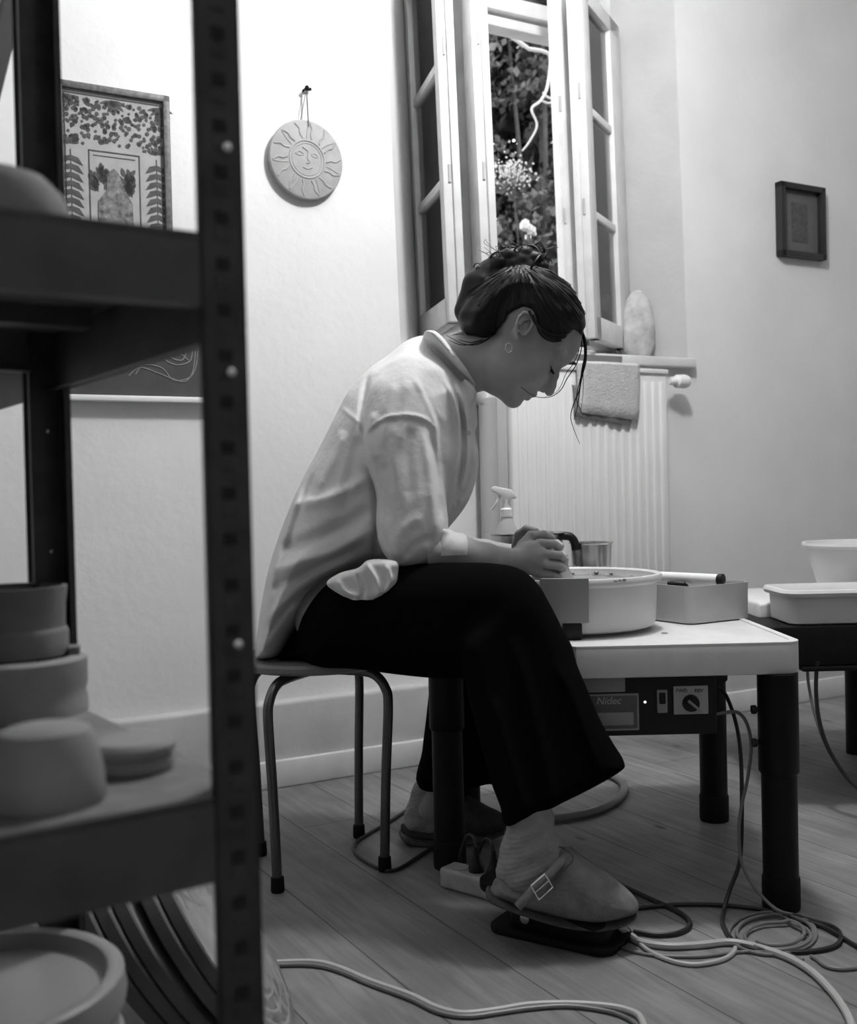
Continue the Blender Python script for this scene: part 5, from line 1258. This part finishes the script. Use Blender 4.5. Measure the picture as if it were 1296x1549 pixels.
fld.poly([P(x, y, SY) for x, y in slv], lambda X, Z: np.interp(Z, [.65, .80, .95, 1.10], [2.150, 2.160, 2.185, 2.230]), .066, .062, .010, folds=sf)
# left sleeve, mostly hidden
fld.chain([P(612, 580, 2.49), P(620, 700, 2.52), P(628, 822, 2.52), P(675, 830, 2.50)], [.060, .060, .058, .042], .02)
# shoulders
fld.chain([P(630, 575, 2.235), P(640, 562, 2.33), P(625, 580, 2.45)], [.058, .060, .058], .03)
# collar
col = [(640, 503), (655, 500), (668, 508), (684, 527), (704, 553), (722, 584), (716, 587), (706, 577), (686, 560), (664, 534), (648, 518)]
fld.poly([P(x, y, D1 - .08) for x, y in col], D1 - .05, .083, .014, .003)
fld.poly([P(x, y, D1 - .08) for x, y in [(700, 575), (716, 586), (720, 600), (714, 618), (706, 628), (702, 605)]], D1 - .10, .02, .008, .003)
# hollow the neck opening from inside so the neck can enter
sv, sfc = fld.mesh(); sv = relax(sv, sfc, 1, .45)
shirt = put('shirt', sv, sfc, M['shirt'], person, smooth=1)
# rolled cuff
fld = Field((.0, 2.08, .68), (.12, 2.24, .82), .0022)
fld.cyl(P(668, 831, 2.140), P(701, 836, 2.150), .0375, .008, .004); fld.cyl(P(660, 828, 2.140), P(682, 832, 2.146), .040, .010, .004)
fld.cone(P(655, 812, 2.125), P(668, 850, 2.115), .012, .012, .006); fld.cone(P(672, 806, 2.12), P(676, 852, 2.11), .008, .008, .004)
cv, cf = fld.mesh(); put('rolled_cuff', cv, cf, M['shirt'], shirt, smooth=1)
# shirt tail over the hip
fld = Field((-.24, 2.03, .60), (-.0, 2.20, .78), .0022)
tl = [(492, 884), (512, 868), (540, 860), (556, 848), (578, 846), (601, 850), (602, 868), (598, 885), (580, 900), (556, 912), (533, 914), (531, 908), (512, 900)]
F3 = lambda l, amp, wid: (PL(l, 2.11), amp, wid)
fld.poly([P(x, y, 2.09) for x, y in tl], lambda X, Z: np.interp(X, [-.2, -.02], [2.112, 2.080]), .016, .014, .002, folds=[F3([(555, 850), (572, 880), (575, 900)], .008, .006), F3([(510, 875), (525, 895), (548, 900)], .005, .006), F3([(585, 852), (592, 875), (582, 895)], .006, .004), F3([(540, 865), (550, 890), (545, 908)], -.005, .005)])
cv, cf = fld.mesh(); put('shirt_tail', cv, cf, M['shirt'], shirt, smooth=1)
for (x, y) in ((709, 655), (700, 740), (688, 765)): 
    m = MB(); q = P(x, y, D1 - .155); m.lathe([(0, -.001), (.0045, -.001), (.005, 0), (.0045, .001), (0, .001)], q, 14, axis=(.5, -.8, .1))
    m.build('button', M['pipe'], shirt)

# ---- trousers
fld = Field((-.36, 1.80, .10), (.38, 2.82, .78), .0036)
hipo = [(420, 996), (440, 962), (465, 922), (490, 885), (520, 868), (570, 860), (625, 880), (645, 930), (640, 1000), (600, 1014), (520, 1006), (450, 998)]
fld.poly([P(x, y, 2.36) for x, y in hipo], 2.365, .178, .09, .02)
thg = [(455, 940), (490, 888), (525, 868), (580, 856), (630, 851), (690, 849), (745, 850), (782, 858), (806, 876), (822, 905), (845, 950), (862, 985), (840, 1030), (760, 1030), (700, 1020), (660, 1020), (610, 1016), (540, 1008), (470, 1000)]
def ycr(X, Z): return np.interp(X, [-.28, .12, .30], [2.27, 2.05, 2.01])
fld.poly([P(x, y, 2.27 - (x - 470) / 350 * .22) for x, y in thg], ycr, lambda X, Z: np.interp(X, [-.25, .15], [.105, .075]), .08, .02)
shn = [(700, 960), (760, 900), (806, 890), (826, 912), (848, 955), (870, 1000), (888, 1042), (906, 1085), (926, 1122), (943, 1150), (938, 1162), (902, 1184), (852, 1209), (802, 1231), (764, 1246), (757, 1222), (742, 1182), (728, 1130), (712, 1070), (700, 1010)]
sfld = [(PL([(775, 960), (800, 1060), (820, 1150), (830, 1210)], 1.95), .006, .012), (PL([(840, 1000), (872, 1080), (900, 1160)], 1.95), .006, .010), (PL([(745, 1050), (765, 1130), (790, 1215)], 1.95), .006, .010)]
fld.poly([P(x, y, 2.03 - max(0, (y - 900)) / 340 * .10) for x, y in shn], lambda X, Z: np.interp(Z, [.22, .60], [1.935, 2.045]), lambda X, Z: np.interp(Z, [.2, .6], [.078, .072]), np.float64(.036), .02, folds=sfld)
fld.chain([hip_l, kl, P(690, 1120, 2.53)], [.095, .066, .064], .03)
lft = [(652, 990), (650, 1040), (645, 1090), (638, 1140), (631, 1188), (680, 1196), (735, 1184), (752, 1181), (762, 1120), (770, 1000)]
fld.poly([P(x, y, 2.52) for x, y in lft], 2.53, .080, np.float64(.03), .02)
# hollow hems

tv, tf_ = fld.mesh(); tv = relax(tv, tf_, 1, .4)
tr = put('trousers', tv, tf_, M['trousers'], person, smooth=1)

# ---- socks
def sockmesh(name, fn, lo, hi):
    f = Field(lo, hi, .0025); fn(f)
    sl, (x, y, z) = f.block(f.lo, f.lo + f.n * f.vox, 0); X, Y, Z = np.meshgrid(x, y, z, indexing='ij')
    f.D += (.0007 * np.sin((Z - .45 * X) * 760 + 3 * np.sin(X * 45)) + .0012 * np.sin((Z - .6 * X) * 170 + 2 * np.sin(X * 30))).astype(np.float32)
    v, q = f.mesh(); return put(name, v, q, M['sock'], person, smooth=1)
def s1(f):
    f.poly([P(x, y, 1.92) for x, y in [(776, 1190), (815, 1170), (831, 1205), (840, 1250), (848, 1270), (862, 1290), (870, 1310), (850, 1345), (770, 1350), (753, 1330), (752, 1305), (766, 1250)]], 1.92, .040, .035, .01)
    f.cone(P(800, 1330, 1.915), P(900, 1365, 1.90), .036, .025, .02)
sockmesh('sock', s1, (.08, 1.84, .03), (.36, 2.0, .36))
def s2(f): f.poly([P(x, y, 2.50) for x, y in [(650, 1150), (690, 1150), (690, 1225), (720, 1245), (700, 1262), (625, 1262), (611, 1250), (612, 1232), (628, 1185)]], 2.51, .036, .032, .01)
sockmesh('sock', s2, (-.09, 2.44, .02), (.16, 2.56, .26))

# ---- clogs
def clog(outl, solel, d, w, mu, name='clog', dome=.045, z0=None):
    xs = [p[0] for p in outl]; a = [P(x, y, d) for x, y in outl]; b = [P(x, y, d) for x, y in solel]
    lo = (min(p.x for p in a + b) - .015, d - w - .02, min(p.z for p in a + b) - .015); hi = (max(p.x for p in a + b) + .015, d + w + .02, max(p.z for p in a + b) + .015)
    x0, x1 = lo[0], hi[0]
    wf = lambda X, Z: w * np.interp((X - x0) / (x1 - x0), [0, .1, .35, .7, .92, 1], [.62, .74, .82, 1.0, .82, .5])
    f = Field(lo, hi, .0022); f.poly(a, d, wf, dome, .004)
    v, q = f.mesh(); v = relax(v, q, 1, .4); o = put(name, v, q, mu, person, smooth=1)
    f = Field(lo, hi, .0022); wf2 = lambda X, Z: wf(X, Z) * 1.06 + .002; f.poly(b, d, wf2, .012, .002)
    v, q = f.mesh(); put('sole', v, q, M['sole'], o, smooth=1); return o
up = [(750, 1329), (762, 1328), (780, 1333), (800, 1331), (818, 1320), (834, 1306), (842, 1286), (852, 1281), (866, 1286), (886, 1301), (918, 1321), (946, 1343), (962, 1360), (965, 1374), (950, 1384), (918, 1391), (880, 1392), (840, 1384), (800, 1374), (765, 1362), (742, 1352), (744, 1340)]
so = [(735, 1348), (745, 1346), (770, 1359), (805, 1371), (845, 1382), (880, 1388), (920, 1386), (950, 1380), (962, 1378), (952, 1389), (918, 1397), (880, 1398), (845, 1394), (805, 1384), (768, 1372), (738, 1359)]
cg = clog(up, so, 1.905, .050, M['suede'])
# strap and buckle
ys_ = 1.905 - .046
m = MB(); m.tube(smoothpath([P(783, 1372, ys_ - .006), P(800, 1354, ys_ - .004), P(815, 1338, ys_ + .000), P(832, 1322, ys_ + .006), P(846, 1306, ys_ + .016), P(858, 1294, ys_ + .030)], 5), [.008] * 26, 10); m.build('strap', M['suede'], cg)
m = MB(); bq = [P(803, 1340, ys_ - .010), P(824, 1322, ys_ - .008), P(836, 1342, ys_ - .009), P(815, 1361, ys_ - .012)]
for i in range(4): m.tube([bq[i - 1], bq[i]], .0014, 8)
m.tube([bq[0].lerp(bq[3], .5), bq[1].lerp(bq[2], .5)], .0011, 6); m.build('buckle', M['chrome'], cg)
m = MB(); m.tube(smoothpath([P(846, 1281, ys_ + .03), P(862, 1290, ys_ + .012), P(866, 1302, ys_ + .004), P(852, 1316, ys_ + .000), P(838, 1330, ys_ - .002)], 4), .0014, 6); m.build('stitching', M['sole'], cg)
up2 = [(606, 1250), (614, 1246), (640, 1252), (668, 1250), (690, 1232), (704, 1206), (716, 1208), (738, 1220), (758, 1230), (766, 1244), (762, 1256), (735, 1262), (700, 1268), (650, 1272), (615, 1268)]
so2 = [(605, 1256), (650, 1266), (700, 1263), (764, 1250), (764, 1258), (735, 1268), (700, 1274), (650, 1279), (615, 1274)]
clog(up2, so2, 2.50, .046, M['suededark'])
# ---- stone on the sill
fld = Field(tuple(np.array(sp) - .14), tuple(np.array(sp) + np.array((.14, .14, .30))), .004)
s0 = Vector(sp); hgt = WP(962, 437, -.10)[1] - s0.z
fld.ell(s0 + Vector((0, 0, hgt * .32)), (.062, .05, hgt * .36), None, .02); fld.ell(s0 + Vector((.004, 0, hgt * .62)), (.052, .04, hgt * .36), None, .03); fld.ell(s0 + Vector((-.022, 0, hgt * .2)), (.035, .04, .035), None, .02)
fld.comb(tuple([slice(None)] * 3), np.broadcast_to((fld.lo[2] + fld.vox * np.arange(fld.n[2]) - s0.z)[None, None, :] * 1.0, tuple(fld.n)) , 0, 'sub') if False else None
k0 = int((s0.z - fld.lo[2]) / fld.vox) + 1; fld.D[:, :, :k0] = .05
v, q = fld.mesh(); tag(put('stone', v, q, M['stone'], None, smooth=1), 'rounded pale stone standing on the window sill in the right corner', 'stone')

# ================================================================== LIGHT
w = bpy.data.worlds.new('dusk_sky'); SC.world = w; w.use_nodes = True
w.node_tree.nodes['Background'].inputs[0].default_value = (.9, .9, .9, 1); w.node_tree.nodes['Background'].inputs[1].default_value = WORLD
def lamp(name, loc, e, r):
    l = bpy.data.lights.new(name, 'POINT'); l.energy = e; l.shadow_soft_size = r; l.color = (1, 1, 1); o = bpy.data.objects.new(name, l); COL.objects.link(o); o.location = loc
lamp('ceiling_lamp', LAMP, LAMPE, .10)
lamp('rear_fill', FILL, FILL_E, .25)  # weak unseen fill behind the camera, lifts surfaces facing it
SC.view_settings.exposure = EXPO
# black-and-white film: nothing in the place carries colour, so the render needs no grading
SC.cycles.use_denoising = True
SC.cycles.max_bounces = 8
